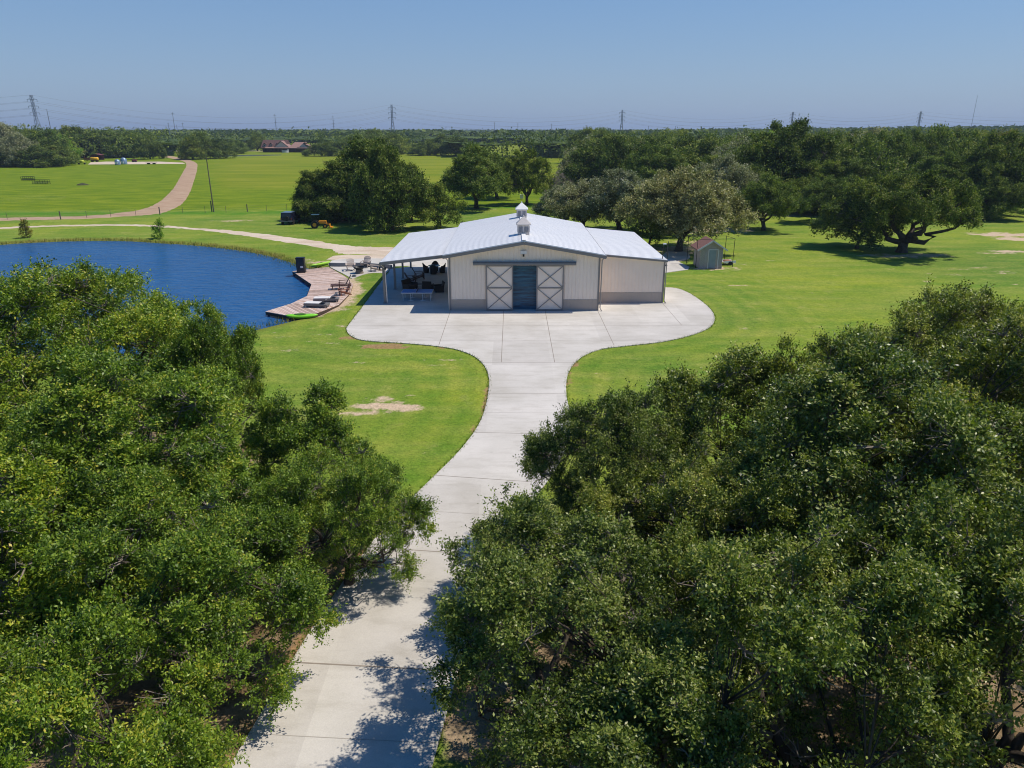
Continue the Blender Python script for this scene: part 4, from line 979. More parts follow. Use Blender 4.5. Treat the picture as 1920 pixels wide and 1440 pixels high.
MW = [plain('deck_board_a', (0.42, 0.30, 0.24), .8, 0, .3, 3), plain('deck_board_b', (0.58, 0.43, 0.355), .8, 0, .25, 3), plain('deck_board_c', (0.68, 0.53, 0.46), .8, 0, .2, 3), plain('deck_board_d', (0.52, 0.345, 0.25), .8, 0, .25, 3)]
rs = np.random.RandomState(2)
for poly, dr, tn in segs:
    d = Vector(dr).normalized(); n_ = (-d.y, d.x); ds = [p[0] * n_[0] + p[1] * n_[1] for p in poly]
    mb = MB(); q = min(ds)
    while q < max(ds):
        pp = clip(clip(poly, n_, q + .012), (-n_[0], -n_[1]), -(q + .178))
        if len(pp) > 2: mb.prism(pp, DZT - .04, DZT + rs.rand() * .004, int(rs.choice(4, p=([.45, .25, .05, .25], [.08, .45, .35, .12], [.15, .35, .38, .12])[tn])))
        q += .19
    mb.build('decking', MW, dock)
mb = MB(); allp = I + O[::-1]
mb.prism([(p[0], p[1]) for p in allp], DZT - .28, DZT - .045)
mb.build('joist_frame', plain('dark_timber', (0.06, 0.04, 0.03), .9), dock)
for p in (I[0], I[1], I[2], I[3], I[4], O[6], lerp2(I[0], I[1], .5), lerp2(I[3], I[4], .5)):
    q = lerp2(p, O[3], .03); mb = MB(); mb.tube([(q[0], q[1], -1.6), (q[0], q[1], DZT - .05)], .09, 8); mb.build('pile', plain('dark_timber', (0, 0, 0)), dock)
# tall black cabinet on the tip
def solid(mb, name, mat, par): return mb.build(name, mat, par, bevel=.015)
x, y = W(565.5, 510.5, DZT)
cb = empty('dock_locker', (x, y, DZT), R_(4), 'tall black locker standing on the tip of the dock', 'locker')
mb = MB(); mb.box(-.42, .42, -.35, .35, .08, 1.5); mb.box(-.46, .46, -.39, .39, 1.5, 1.56); solid(mb, 'cabinet', M_black, cb)
mb = MB(); mb.box(-.38, .38, -.375, -.352, .14, 1.46); solid(mb, 'locker_door', plain('black_door', (0.02, .022, .03), .35), cb)
mb = MB(); mb.box(.0, .28, -.392, -.377, .52, .72); solid(mb, 'plate', M_white, cb)
mb = MB(); mb.box(-.44, .44, -.37, .37, 0, .08); solid(mb, 'plinth', M_rub, cb)
# kayaks
M_lime = plain('lime_plastic', (0.22, 0.62, 0.03), .4, 0, .05); M_lime2 = plain('lime_yellow_plastic', (0.36, 0.66, 0.04), .4, 0, .05)
def kayak(x, y, z, rz, L, tilt, mat, label):
    k = empty('kayak', (x, y, z), rz, label, 'kayak'); k.rotation_euler = (tilt, 0, rz)
    v = []; f = []; n_ = 17; m_ = 12
    for i in range(n_):
        u = i / (n_ - 1) * 2 - 1; w = .36 * (1 - abs(u) ** 2.6) ** .6 + .012; h = .15 + .13 * u * u
        for j in range(m_):
            a = 2 * math.pi * j / m_; zz = math.sin(a); v.append((u * L / 2, math.cos(a) * w, h * .6 + (zz * .14 if zz > 0 else zz * .20) * (1 - abs(u) ** 4 * .8)))
    for i in range(n_ - 1):
        for j in range(m_): f.append((i * m_ + j, i * m_ + (j + 1) % m_, (i + 1) * m_ + (j + 1) % m_, (i + 1) * m_ + j))
    f += [tuple(range(m_))[::-1], tuple(range((n_ - 1) * m_, n_ * m_))]
    mb = MB(); mb.add(v, f); mb.build('hull', mat, k, True)
    mb = MB(); mb.lathe([(.30, .225), (.34, .25), (.30, .262), (.26, .24), (.0, .236)], 16)
    for i, q in enumerate(mb.v): mb.v[i] = (q[0] * 1.5 - .1, q[1] * .72, q[2])
    mb.build('cockpit', plain('kayak_cockpit', (0.05, .16, .01), .6), k, True)
x, y = W(566, 595); kayak(x, y, .03, R_(5), 2.55, 0, M_lime, 'lime green kayak lying in the grass below the dock')
x, y = W(601.5, 498.5); kayak(x, y, .08, R_(58), 3.0, R_(-24), M_lime2, 'yellow lime kayak leaning on the bank behind the dock')

# ------------------------------------------------------------------ chairs and loungers
def adirondack(mat, label, group=None, name='adirondack_chair'):
    e = empty(name, (0, 0, 0), 0, label, 'chair', group)
    mb = MB()
    for k in range(6): yy = -.30 + k * .105; mb.bar((-.26, yy, .38 - k * .022), (.26, yy, .38 - k * .022), .085, .022)
    mb.build('seat', mat, e); mb = MB()
    for k in range(7):
        a = (k - 3) * .075; mb.bar((a, .24, .26), (a * 1.3, .62, 1.02 - abs(k - 3) ** 2 * .012), .065, .022, up=(0, -1, .5))
    mb.bar((-.27, .33, .46), (.27, .33, .46), .06, .03); mb.bar((-.28, .52, .78), (.28, .52, .78), .06, .03); mb.build('backrest', mat, e)
    for s in (-1, 1):
        mb = MB(); mb.bar((s * .34, -.38, .56), (s * .36, .42, .60), .14, .025); mb.build('arm', mat, e)
        mb = MB(); mb.bar((s * .30, -.34, 0), (s * .32, -.34, .55), .09, .03, up=(1, 0, 0)); mb.build('leg', mat, e)
        mb = MB(); mb.bar((s * .28, -.36, .34), (s * .28, .62, .02), .03, .11); mb.bar((s * .33, .40, .12), (s * .33, .40, .59), .06, .03); mb.build('leg', mat, e)
    return e
def put(e, px, py, rz, z=.05, zw=None):
    x, y = W(px, py, z if zw is None else zw); e.location = (x, y, z); e.rotation_euler = (0, 0, R_(rz)); return e
M_tan = plain('tan_resin', (0.50, .41, .34), .6); M_brown = plain('dark_stained_wood', (0.10, .045, .03), .55); M_wick = plain('black_wicker', (0.022, .018, .02), .75, 0, .4, 20)
M_cush = plain('slate_cushion', (0.05, .075, .10), .9); M_grey = plain('grey_frame', (0.17, .165, .17), .6); M_ltc = plain('pale_cushion', (0.68, .66, .64), .85); M_redb = plain('red_brown_wood', (0.33, .13, .07), .6)
put(adirondack(M_tan, 'tan adirondack chair at the left of the fire bowl'), 658, 507, 12).scale = (1.25, 1.2, 1.15)
put(adirondack(plain('grey_tan_resin', (.38, .32, .29), .6), 'greyish tan adirondack chair behind the fire bowl', None), 686, 501, -10).scale = (1.2, 1.2, 1.1)
put(adirondack(M_tan, 'weathered wooden adirondack chair turned sideways right of the fire bowl'), 703, 508, -78).scale = (1.2, 1.2, 1.1)
# fire bowl
x, y = W(674, 513); e = empty('fire_bowl', (x, y, .045), 0, 'dark iron fire bowl on a mesh stand', 'fire pit')
mb = MB(); mb.lathe([(.52, .62), (.56, .66), (.60, .64), (.54, .56), (.34, .38), (.1, .32), (0, .32)], 20); mb.build('bowl', M_black, e)
mb = MB(); mb.lathe([(.46, .0), (.40, .2), (.36, .40)], 16); mb.build('stand', plain('rusty_mesh', (.19, .15, .12), .8), e)
x, y = W(664, 519); e = empty('coiled_hose', (x, y, .05), 0, 'small dark ring shaped coil on the pale terrace', 'hose')
mb = MB(); mb.tube([(math.cos(a) * .2, math.sin(a) * .2, .04) for a in np.linspace(0, 6.28, 15)], .045, 6); mb.build('coil', M_cush, e)
mb = MB(); mb.tube([(math.cos(a) * .14, math.sin(a) * .14, .09) for a in np.linspace(0, 6.28, 15)], .035, 6); mb.build('coil', M_cush, e)
# concrete retaining wall of the terrace, its shade put into a dark grey
sw = smooth_poly([W(*p) for p in [(617, 500.2), (640, 500.6), (670, 500.2), (700, 501.4), (733, 504.6)]], 5)
mb = MB(); Hh = .42
for i in range(len(sw) - 1):
    a, c = sw[i], sw[i + 1]; d = Vector((c[0] - a[0], c[1] - a[1])).normalized(); n_ = Vector((-d.y, d.x)) * .25
    mb.add([(a[0], a[1], 0), (c[0], c[1], 0), (c[0] + n_.x, c[1] + n_.y, 0), (a[0] + n_.x, a[1] + n_.y, 0), (a[0], a[1], Hh), (c[0], c[1], Hh), (c[0] + n_.x, c[1] + n_.y, Hh), (a[0] + n_.x, a[1] + n_.y, Hh)],
           [(0, 1, 5, 4), (4, 5, 6, 7), (2, 3, 7, 6)] + ([(3, 0, 4, 7)] if i == 0 else []) + ([(1, 2, 6, 5)] if i == len(sw) - 2 else []))
tag(mb.build('seat_wall', plain('shade_grey_concrete', (0.20, .205, .22), .8)), 'low curved concrete wall, shade put into its grey, behind the fire bowl chairs', 'wall')
# wooden chaise on the dock
def chaise(mat, label):
    e = empty('chaise_longue', (0, 0, 0), 0, label, 'lounger')
    mb = MB()
    for k in range(11): mb.bar((-.30, -.95 + k * .12, .36), (.30, -.95 + k * .12, .36), .095, .022)
    mb.build('seat', mat, e); mb = MB()
    for k in range(5): a = (k - 2) * .13; mb.bar((a, .38, .36), (a, .92, 1.12), .1, .022, up=(0, -1, .5))
    mb.bar((-.33, .5, .52), (.33, .5, .52), .05, .04); mb.bar((-.33, .86, 1.02), (.33, .86, 1.02), .05, .04); mb.build('backrest', mat, e)
    for s in (-1, 1):
        mb = MB(); mb.bar((s * .34, -1.0, .33), (s * .34, .9, .30), .04, .1); mb.build('side_rail', mat, e)
        mb = MB(); mb.bar((s * .42, -.25, .62), (s * .42, .62, .64), .11, .03); mb.build('arm', mat, e)
        for yy in (-.85, -.2, .75):
            mb = MB(); mb.bar((s * .37, yy, 0), (s * .37, yy, .62 if yy > -.5 else .34), .07, .05); mb.build('leg', mat, e)
    return e
c1 = put(chaise(M_brown, 'dark wooden reclining lounge chair on the dock facing the pond'), 641, 541.5, -78, DZT); c1.scale = (1.15, 1.0, 1.15)
e = adirondack(M_redb, 'red brown wooden chair on the dock in front of the dark lounge chair'); put(e, 645, 553, -60, DZT)
x, y = W(634, 554.5, DZT); e = empty('footstool', (x, y, DZT), R_(30), 'dark slatted footstool at the foot of the red brown chair', 'stool')
mb = MB()
for k in range(4): mb.bar((-.22, -.2 + k * .12, .36 - k * .03), (.22, -.2 + k * .12, .36 - k * .03), .1, .02)
mb.build('seat', M_cush, e)
for s in (-1, 1):
    for q in (-1, 1): mb = MB(); mb.bar((s * .2, q * .16, 0), (s * .2, q * .16, .32), .05, .03); mb.build('leg', M_cush, e)
def pool_lounger(label):
    e = empty('sun_lounger', (0, 0, 0), 0, label, 'lounger', 'grey loungers on the lower dock')
    mb = MB(); mb.box(-.34, .34, -1.0, .95, .14, .30); solid(mb, 'frame', M_grey, e)
    mb = MB(); mb.box(-.32, .32, -.98, .30, .302, .37); solid(mb, 'cushion', M_ltc, e)
    mb = MB(); mb.bar((0, .33, .34), (0, .88, .66), .62, .06, up=(0, -1, .6)); mb.build('backrest', M_grey, e)
    for s in (-1, 1):
        for yy in (-.85, .8): mb = MB(); mb.box(s * .3 - .03, s * .3 + .03, yy - .03, yy + .03, 0, .14); mb.build('leg', M_tan, e)
    return e
put(pool_lounger('upper of the two grey loungers lying flat on the dock'), 613, 565.5, -84, DZT).scale = (1.15, 1.1, 1.1)
put(pool_lounger('lower grey lounger nearest the lime kayak, its back tilted up'), 595, 575.5, -98, DZT).scale = (1.15, 1.05, 1.1)

# ------------------------------------------------------------------ porch furniture
M_blue = plain('blue_table_top', (0.02, .26, .78), .35, 0, .04)
tt = empty('ping_pong_table', (-8.35, 61.75, .05), 0, 'blue ping pong table with white edges under the porch', 'table')
mb = MB(); mb.box(-1.33, 1.33, -.72, .72, .735, .76); mb.build('tabletop', M_blue, tt)
mb = MB()
for s in (-1, 1): mb.box(-1.36, 1.36, s * .735 - .015, s * .735 + .015, .70, .764); mb.box(s * 1.345 - .015, s * 1.345 + .015, -.72, .72, .70, .764)
mb.box(-1.33, 1.33, -.008, .008, .7605, .7625); mb.build('edge', M_white, tt)
mb = MB(); mb.box(-.01, .01, -.78, .78, .766, .90); mb.build('net', plain('net', (.1, .13, .2), .8), tt)
for x in (-1.2, -.52, .52, 1.2):
    for y_ in (-.6, .6):
        mb = MB(); mb.tube([(x, y_, 0.0), (x, y_, .73)], .025, 6)
        if abs(x) < 1: mb.tube([(x - .22, y_, .03), (x + .22, y_, .03)], .022, 6)
        mb.build('leg', M_white, tt)
def armchair(label, mat, cush, group=None, w=.42):
    e = empty('wicker_armchair', (0, 0, 0), 0, label, 'chair', group)
    mb = MB(); mb.box(-w, w, -.38, .40, .08, .36); solid(mb, 'base', mat, e)
    mb = MB(); mb.box(-w + .09, w - .09, -.40, .26, .362, .48); solid(mb, 'cushion', cush, e)
    mb = MB(); mb.bar((0, .33, .3), (0, .46, .95), w * 2, .12, up=(0, -1, .1)); mb.build('backrest', mat, e)
    for s in (-1, 1): mb = MB(); mb.box(s * w - .06, s * w + .06, -.40, .36, .10, .62); solid(mb, 'arm', mat, e)
    for s in (-1, 1):
        for q in (-.33, .35): mb = MB(); mb.box(s * (w - .08) - .03, s * (w - .08) + .03, q - .03, q + .03, 0, .08); mb.build('leg', mat, e)
    return e
M_dbr = plain('dark_brown_wicker', (0.045, .03, .022), .8, 0, .3, 20)
put(armchair('wide brown wicker seat behind the ping pong table, facing the barn wall', M_dbr, plain('brown_cushion', (.07, .05, .04), .9), None, .62), 769, 543, 60)
put(armchair('dark armchair with slate cushion in the middle of the porch', M_wick, M_cush), 803, 545, 172)
put(armchair('dark armchair with slate cushion nearest the barn wall', M_wick, M_cush), 823, 547, -75)
x, y = W(784, 541); e = empty('coffee_table', (x, y, .05), 0, 'grey low coffee table between the porch armchairs', 'table')
mb = MB(); mb.box(-.5, .5, -.35, .35, .36, .42); solid(mb, 'tabletop', M_grey, e)
for s in (-1, 1):
    for q in (-1, 1): mb = MB(); mb.box(s * .42 - .03, s * .42 + .03, q * .28 - .03, q * .28 + .03, 0, .36); mb.build('leg', M_grey, e)
put(adirondack(M_brown, 'dark wooden adirondack chair beside the third porch post'), 771, 529, 118)
put(adirondack(M_brown, 'dark wooden adirondack chair in the middle of the porch, turned to the pond'), 787, 523, 105).scale = (1.15, 1.15, 1.15)
x, y = W(778, 527); e = empty('side_table', (x, y, .05), 0, 'small dark side table between the two porch adirondack chairs', 'table')
mb = MB(); mb.lathe([(0, .44), (.28, .44), (.28, .48), (0, .48)], 14); mb.build('tabletop', M_brown, e)
for k in range(3): mb = MB(); mb.bar((math.cos(k * 2.1) * .2, math.sin(k * 2.1) * .2, 0), (math.cos(k * 2.1) * .15, math.sin(k * 2.1) * .15, .44), .04, .04); mb.build('leg', M_brown, e)
tx, ty = W(814.5, 512)
e = empty('round_dining_table', (tx, ty, .05), 0, 'round dark wicker dining table at the far end of the porch', 'table')
mb = MB(); mb.lathe([(0, .72), (.62, .72), (.64, .74), (.62, .76), (0, .76)], 22); mb.build('tabletop', plain('dark_glass_top', (.05, .06, .07), .2), e)
mb = MB(); mb.lathe([(.34, 0), (.26, .3), (.34, .71)], 16); mb.build('pedestal', M_wick, e)
def barrel(label):
    e = empty('wicker_barrel_chair', (0, 0, 0), 0, label, 'chair', 'wicker chairs around the round table')
    mb = MB(); mb.lathe([(0, .40), (.28, .40), (.30, .46), (0, .47)], 14); mb.build('seat', M_cush, e)
    v = []; f = []
    for i in range(13):
        a = R_(-20 + i * 220 / 12); h = .62 + .42 * max(0, math.sin(a)) ** 1.5
        for r, z in ((.33, .02), (.36, .5), (.42, h), (.38, h), (.32, .5), (.29, .02)): v.append((math.cos(a) * r, math.sin(a) * r, z))
    for i in range(12):
        for j in range(6): f.append((i * 6 + j, i * 6 + (j + 1) % 6, (i + 1) * 6 + (j + 1) % 6, (i + 1) * 6 + j))
    f += [tuple(range(6)), tuple(range(72, 78))[::-1]]
    mb = MB(); mb.add(v, f); mb.build('backrest', M_wick, e, True)
    mb = MB(); mb.lathe([(.26, 0), (.29, .2), (.30, .39)], 14); mb.build('base', M_wick, e); return e
for a, lb in ((90, 'wicker chair behind the round porch table, back to the sand'), (180, 'wicker chair on the pond side of the round porch table'), (0, 'wicker chair on the barn side of the round porch table'), (-90, 'wicker chair in front of the round porch table, back to the lens')):
    c = barrel(lb); c.location = (tx + math.cos(R_(a)) * .82, ty + math.sin(R_(a)) * .82, .05); c.rotation_euler = (0, 0, R_(a - 90))

# ------------------------------------------------------------------ vehicles under the clump
M_navy = plain('navy_paint', (0.012, .014, .035), .25, .2, .05); M_red = plain('tail_lamp_red', (.25, .01, .01), .3); M_chr = plain('grey_bumper', (.16, .16, .18), .4)
x, y = W(539, 422); s = empty('parked_jeep', (x, y + 1.9, 0), R_(-3), 'boxy dark navy off road vehicle seen from behind at the edge of the oak clump', 'car')
mb = MB(); mb.box(-.92, .92, -1.9, 2.1, .55, 1.15); mb.box(-.86, .86, .6, 2.05, 1.15, 1.22); mb.build('body', M_navy, s, bevel=.06)
mb = MB(); v = [(-.88, -1.88, 1.15), (.88, -1.88, 1.15), (.88, .75, 1.15), (-.88, .75, 1.15), (-.80, -1.78, 1.88), (.80, -1.78, 1.88), (.80, .35, 1.88), (-.80, .35, 1.88)]
mb.add(v, [(0, 1, 5, 4), (1, 2, 6, 5), (2, 3, 7, 6), (3, 0, 4, 7), (4, 5, 6, 7)]); mb.build('cabin', M_navy, s)
mb = MB(); mb.box(-.82, .82, -1.82, .4, 1.885, 1.93); mb.build('roof', plain('blue_grey_roof', (.10, .16, .22), .3), s, bevel=.02)
mb = MB(); mb.add([(-.68, -1.885, 1.25), (.68, -1.885, 1.25), (.62, -1.815, 1.78), (-.62, -1.815, 1.78)], [(0, 1, 2, 3)]); mb.build('rear_window', M_glass, s)
mb = MB(); mb.tube([(.1, -2.08, 1.02), (.1, -1.9, 1.02)], .38, 18); mb.build('spare_wheel', M_rub, s)
mb = MB(); mb.box(-.95, .95, -2.04, -1.9, .50, .68); mb.build('bumper', M_chr, s, bevel=.02)
for q in (-1, 1):
    mb = MB(); mb.box(q * .84 - .06, q * .84 + .06, -1.93, -1.9, .85, 1.10); mb.build('tail_lamp', M_red, s)
    for yy in (-1.25, 1.35):
        mb = MB(); mb.tube([(q * .78, yy, .38), (q * .98, yy, .38)], .38, 18); mb.build('wheel', M_rub, s)
M_or = plain('orange_paint', (.62, .26, .02), .4)
x, y = W(595, 429); s = empty('compact_tractor', (x, y + .8, 0), R_(8), 'orange and black compact tractor in the shade of the oak clump', 'tractor')
mb = MB(); mb.box(.1, 1.25, -.32, .32, .65, 1.12); mb.build('hood', M_or, s, bevel=.06)
mb = MB(); mb.box(-.75, .2, -.34, .34, .5, .9); mb.build('chassis', M_black, s, bevel=.03)
mb = MB(); mb.box(-.65, -.15, -.25, .25, .9, 1.0); mb.box(-.72, -.62, -.25, .25, .95, 1.4); mb.build('seat', M_black, s, bevel=.03)
for a in (-.8, .05):
    mb = MB(); mb.tube([(a, -.42, .8), (a * .95, -.42, 1.97), (a * .95, .42, 1.97), (a, .42, .8)], .03, 6); mb.build('roll_bar', M_black, s)
mb = MB(); mb.box(-.95, .25, -.55, .55, 2.0, 2.07); mb.build('canopy', plain('teal_canopy', (.04, .10, .14), .5), s, bevel=.02)
for a, q, r in ((-.5, .58, .58), (-.5, -.58, .58), (1.05, .48, .34), (1.05, -.48, .34)):
    w_ = empty('wheel', (a, q, r)); w_.parent = s
    mb = MB(); mb.tube([(0, -.13, 0), (0, .13, 0)], r, 18); mb.build('tyre', M_rub, w_)
    mb = MB(); mb.tube([(0, -.14, 0), (0, .14, 0)], r * .5, 14); mb.build('rim', M_or, w_)
mb = MB()
for q in (-.5, .5): mb.bar((.1, q, 1.0), (1.7, q, .55), .07, .12)
mb.build('loader_arm', M_or, s)
mb = MB(); xz(mb, [(1.65, .1), (2.15, .08), (2.1, .16), (1.78, .2), (1.75, .6), (1.66, .6)], -.75, .75); mb.build('bucket', M_or, s)

# ------------------------------------------------------------------ fence, pole, cattle racks
M_wood = plain('grey_post_wood', (.12, .10, .085), .9)
fp = [(-60, 412), (14, 412), (114, 411.5), (163, 409), (208, 407), (255, 404.5), (300, 402.5), (343, 400), (385, 399.5), (424, 398.5), (464, 397), (500, 396), (538, 395)]
fn = empty('wire_fence', (0, 0, 0), 0, 'thin wire fence on dark posts between the gravel road and the pond path', 'fence')
for i, p in enumerate(fp):
    x, y = W(*p); big = p[0] in (114, 300, 464, -60)
    mb = MB(); mb.tube([(x, y, -.1), (x + .02, y, 1.35 if big else 1.2)], .09 if big else .03, 6); mb.build('post', M_wood, fn)
mb = MB()
for z in (.35, .75, 1.1): mb.tube([(*W(*p), z) for p in fp], .006, 3)
mb.build('wire', M_grey, fn)
x, y = W(401, 397.5); e = empty('utility_pole', (x, y, 0), 0, 'tall bare wooden pole beside the gravel road bend', 'pole')
mb = MB(); mb.tube([(0, 0, -.2), (0, 0, 9.6)], [.12, .08], 8); mb.build('shaft', M_wood, e)
mb = MB(); mb.tube([(-.35, 0, -.1), (-.33, 0, 2.0)], .10, 6); mb.build('stub', M_wood, e)
mb = MB(); mb.box(-.5, .5, -.05, .05, 9.2, 9.3); mb.build('crossarm', M_wood, e)
def rack(px, py, w, lb, rz):
    x, y = W(px, py); e = empty('cattle_feeder', (x, y, 0), R_(rz), lb, 'feeder', 'black cattle feeders in the left pasture')
    for q in (-.5, .5):
        mb = MB()
        for z in (.25, .6, 1.1): mb.tube([(-w / 2, q, z), (w / 2, q, z)], .05, 5)
        for a in np.linspace(-w / 2, w / 2, 7): mb.tube([(a, q, 0), (a, q, 1.15)], .045, 5)
        mb.build('side_panel', M_black, e)
    mb = MB(); mb.box(-w / 2, w / 2, -.45, .45, .3, .36); mb.build('trough', M_black, e)
rack(53, 338.5, 3.4, 'black slatted cattle feeder, the farther and smaller of the two', 5); rack(78, 345, 4.4, 'black slatted cattle feeder, the nearer and longer of the two', -3)
x, y = W(155, 347); e = MB().lathe([(1.6, 0), (1.2, .25), (.4, .5), (0, .55)], 9).build('brush_pile', plain('dark_brush', (.05, .055, .02), .9, 0, .5)); e.location = (x, y, 0); tag(e, 'small dark heap of brush in the left pasture', 'brush pile')
x, y = W(1011, 431)

# ------------------------------------------------------------------ farm yard far left
def yard(name, px, py, label, cat, rz=0):
    x, y = W(px, py); return empty(name, (x, y, 0.04), R_(rz), label, cat)
M_yel = plain('yellow_tank', (.75, .42, .02), .5); M_pink = plain('faded_pink_tank', (.55, .40, .38), .6); M_mar = plain('maroon_tin', (.16, .04, .04), .6); M_sil = plain('galvanised', (.22, .31, .40), .4, .5); M_lim = plain('lime_paint', (.45, .5, .03), .5)
e = yard('stock_trailer', 136, 303, 'small white topped dark trailer under the trees left of the farm yard', 'trailer')
mb = MB(); mb.box(-1.6, 1.6, -1, 1, .5, 1.3); mb.build('body', M_navy, e); mb = MB(); mb.box(-1.65, 1.65, -1.05, 1.05, 1.3, 1.9); mb.build('cover', M_white, e, bevel=.1)
for q in (-.6, .6): mb = MB(); mb.tube([(q, -1.1, .35), (q, 1.1, .35)], .35, 10); mb.build('wheel', M_rub, e)
e = yard('field_sprayer', 155, 308.5, 'lime yellow farm implement at the left end of the gravel pad', 'implement')
mb = MB(); mb.lathe([(0, .6), (.8, .6), (.9, .9), (.9, 1.5), (.6, 1.8), (0, 1.9)], 12); mb.build('tank', M_lim, e)
mb = MB(); mb.bar((-2, 0, .5), (2.4, 0, .6), .2, .2); mb.bar((-2, -.2, .5), (-1.4, 0, 1.9), .12, .12); mb.bar((2.3, 0, .6), (1.2, 0, 1.4), .12, .12); mb.build('frame', M_lim, e)
for q in (-1.2, 1.3): mb = MB(); mb.tube([(q, -.8, .4), (q, -.5, .4)], .4, 10); mb.build('wheel', M_rub, e)
e = yard('hay_rake', 166, 301, 'rusty brown hay implement left of the yellow tank', 'implement')
mb = MB(); mb.bar((-2, 0, .8), (2, 0, .9), .25, .25); mb.bar((-2, 0, .9), (-1.6, 0, 2.0), .15, .15); mb.build('frame', M_rust, e)
for k in range(4): mb = MB(); mb.tube([(-1.5 + k, -.3, .7), (-1.5 + k, -.2, .7)], .65, 10); mb.build('wheel', M_rust, e)
def tank(px, py, mat, L, r, label, nm='tank_trailer'):
    e = yard(nm, px, py, label, 'tank'); mb = MB()
    mb.tube([(-L / 2, 0, r + .6), (-L / 2 + .15, 0, r + .6), (L / 2 - .15, 0, r + .6), (L / 2, 0, r + .6)], [r * .75, r, r, r * .75], 14); mb.build('tank', mat, e, True)
    mb = MB(); mb.box(-L / 2, L / 2, -.5, .5, .45, .62); mb.build('frame', M_black, e)
    for q in (-L * .3, L * .3): mb = MB(); mb.tube([(q, -.8, .35), (q, .8, .35)], .35, 10); mb.build('wheel', M_rub, e)
tank(178, 303.5, M_yel, 3.6, .75, 'bright yellow tank on wheels in the farm yard'); tank(210, 296, M_pink, 3.6, .75, 'faded pink tank on wheels under the yard trees')
e = yard('tin_shelter', 184, 300, 'low maroon tin shelter behind the yellow tank', 'shelter')
mb = MB(); xz(mb, [(-2.4, 2.3), (0, 2.9), (2.4, 2.3), (2.4, 2.4), (0, 3.0), (-2.4, 2.4)], -1.8, 1.8); mb.build('roof', M_mar, e)
mb = MB(); mb.box(-2.3, 2.3, 1.6, 1.7, 0, 2.4); mb.box(-2.3, -2.2, -1.6, 1.6, 0, 2.3); mb.build('wall', M_mar, e)
def binn(px, py, r, h, lb):
    e = yard('steel_bin', px, py, lb, 'bin'); mb = MB(); mb.lathe([(r, 0), (r, h * .72), (r * .5, h * .95), (.2, h), (0, h)], 18); mb.build('shell', M_sil, e, True)
    mb = MB(); mb.box(-.5, .5, -r - .04, -r + .1, .3, 1.3); mb.build('hatch', M_white, e)
binn(221, 309, 1.1, 2.3, 'left of the two silvery blue steel bins by the farm road'); binn(233, 308, 1.3, 2.8, 'right and bigger of the two silvery blue steel bins')
e = yard('small_cart', 252.5, 304, 'small dark red cart on the farm pad', 'cart')
mb = MB(); mb.box(-1, 1, -.6, .6, .5, 1.1); mb.build('box', M_mar, e, bevel=.05)
for q in (-.6, .6): mb = MB(); mb.tube([(q, -.65, .35), (q, .65, .35)], .35, 10); mb.build('wheel', M_rub, e)
e = yard('flatbed_wagon', 284, 308, 'low dark flatbed on the pale farm pad', 'trailer')
mb = MB(); mb.box(-2.2, 2.2, -.9, .9, .45, .6); mb.build('bed', M_black, e)
for q in (-1.2, 1.2): mb = MB(); mb.tube([(q, -1, .25), (q, 1, .25)], .25, 10); mb.build('wheel', M_rub, e)

# ------------------------------------------------------------------ ranch house
HY = 500.0
def hx(px): return (px - 960) / FPX * (HY * cp + 14 * sp)
h = empty('ranch_house', (0, HY, 0), 0, 'long brown ranch house with red brown roofs beyond the hay field', 'house')
M_hr = plain('brown_shingle', (.11, .055, .045), .9, 0, .2, .5); M_hr2 = plain('reddish_metal_roof', (.30, .17, .13), .6, 0, .1, .5); M_hw = plain('dark_brown_wall', (.075, .045, .035), .9); M_cream = plain('cream_gable', (.62, .54, .46), .8)
a, c, d, e_ = hx(491), hx(535), hx(556), hx(578)
mb = MB(); mb.box(a, d, 2, 12, 0, 3.2); mb.build('wall', M_hw, h)
mb = MB(); mb.add([(a - .6, 0, 3.0), (c + .6, 0, 3.0), (c + .6, 7, 7.8), (a - .6, 7, 7.8), (a - .6, 14, 3.0), (c + .6, 14, 3.0)], [(0, 1, 2, 3), (3, 2, 5, 4), (0, 3, 4), (1, 5, 2)]); mb.build('roof', M_hr, h)
for k in range(3):
    x = a + 2.0 + k * 4.2; dm = empty('dormer', (x, 0, 0)); dm.parent = h
    mb = MB(); mb.box(-.8, .8, 1.2, 4, 3.6, 5.0); mb.build('dormer_wall', M_cream, dm)
    mb = MB(); xz(mb, [(-1.2, 4.8), (0, 5.8), (1.2, 4.8), (1.2, 5.0), (0, 6.0), (-1.2, 5.0)], .9, 5); mb.build('dormer_roof', M_hr, dm)
    mb = MB(); mb.box(-.4, .4, 1.16, 1.2, 3.9, 4.7); mb.build('window', M_glass, dm)
x = hx(529); mb = MB(); xz(mb, [(x - 4.5, 3.3), (x + 4.5, 3.3), (x, 6.6)], -.6, -.3); mb.build('gable', M_cream, h)
mb = MB(); xz(mb, [(x - 5, 3.1), (x, 6.9), (x + 5, 3.1), (x + 5, 3.5), (x, 7.3), (x - 5, 3.5)], -.9, 8); mb.build('gable_roof', M_hr2, h)
mb = MB(); mb.add([(a + 3, -3, 2.8), (d + 1, -3, 2.8), (d + 1, 2, 3.7), (a + 3, 2, 3.7)], [(0, 1, 2, 3)]); mb.add([(a + 3, -3, 2.6), (d + 1, -3, 2.6), (d + 1, -3, 2.79), (a + 3, -3, 2.79)], [(0, 1, 2, 3)]); mb.build('porch_roof', M_hr2, h)
for k in range(8):
    x = a + 3.2 + k * (d - a - 3) / 7; mb = MB(); mb.box(x - .12, x + .12, -2.9, -2.7, 0, 2.8); mb.build('post', M_hw, h)
mb = MB(); mb.box(d - 1, e_, 0, 14, 0, 3.2); mb.build('barn_wall', M_hw, h)
xm = (d + e_) / 2 + 1
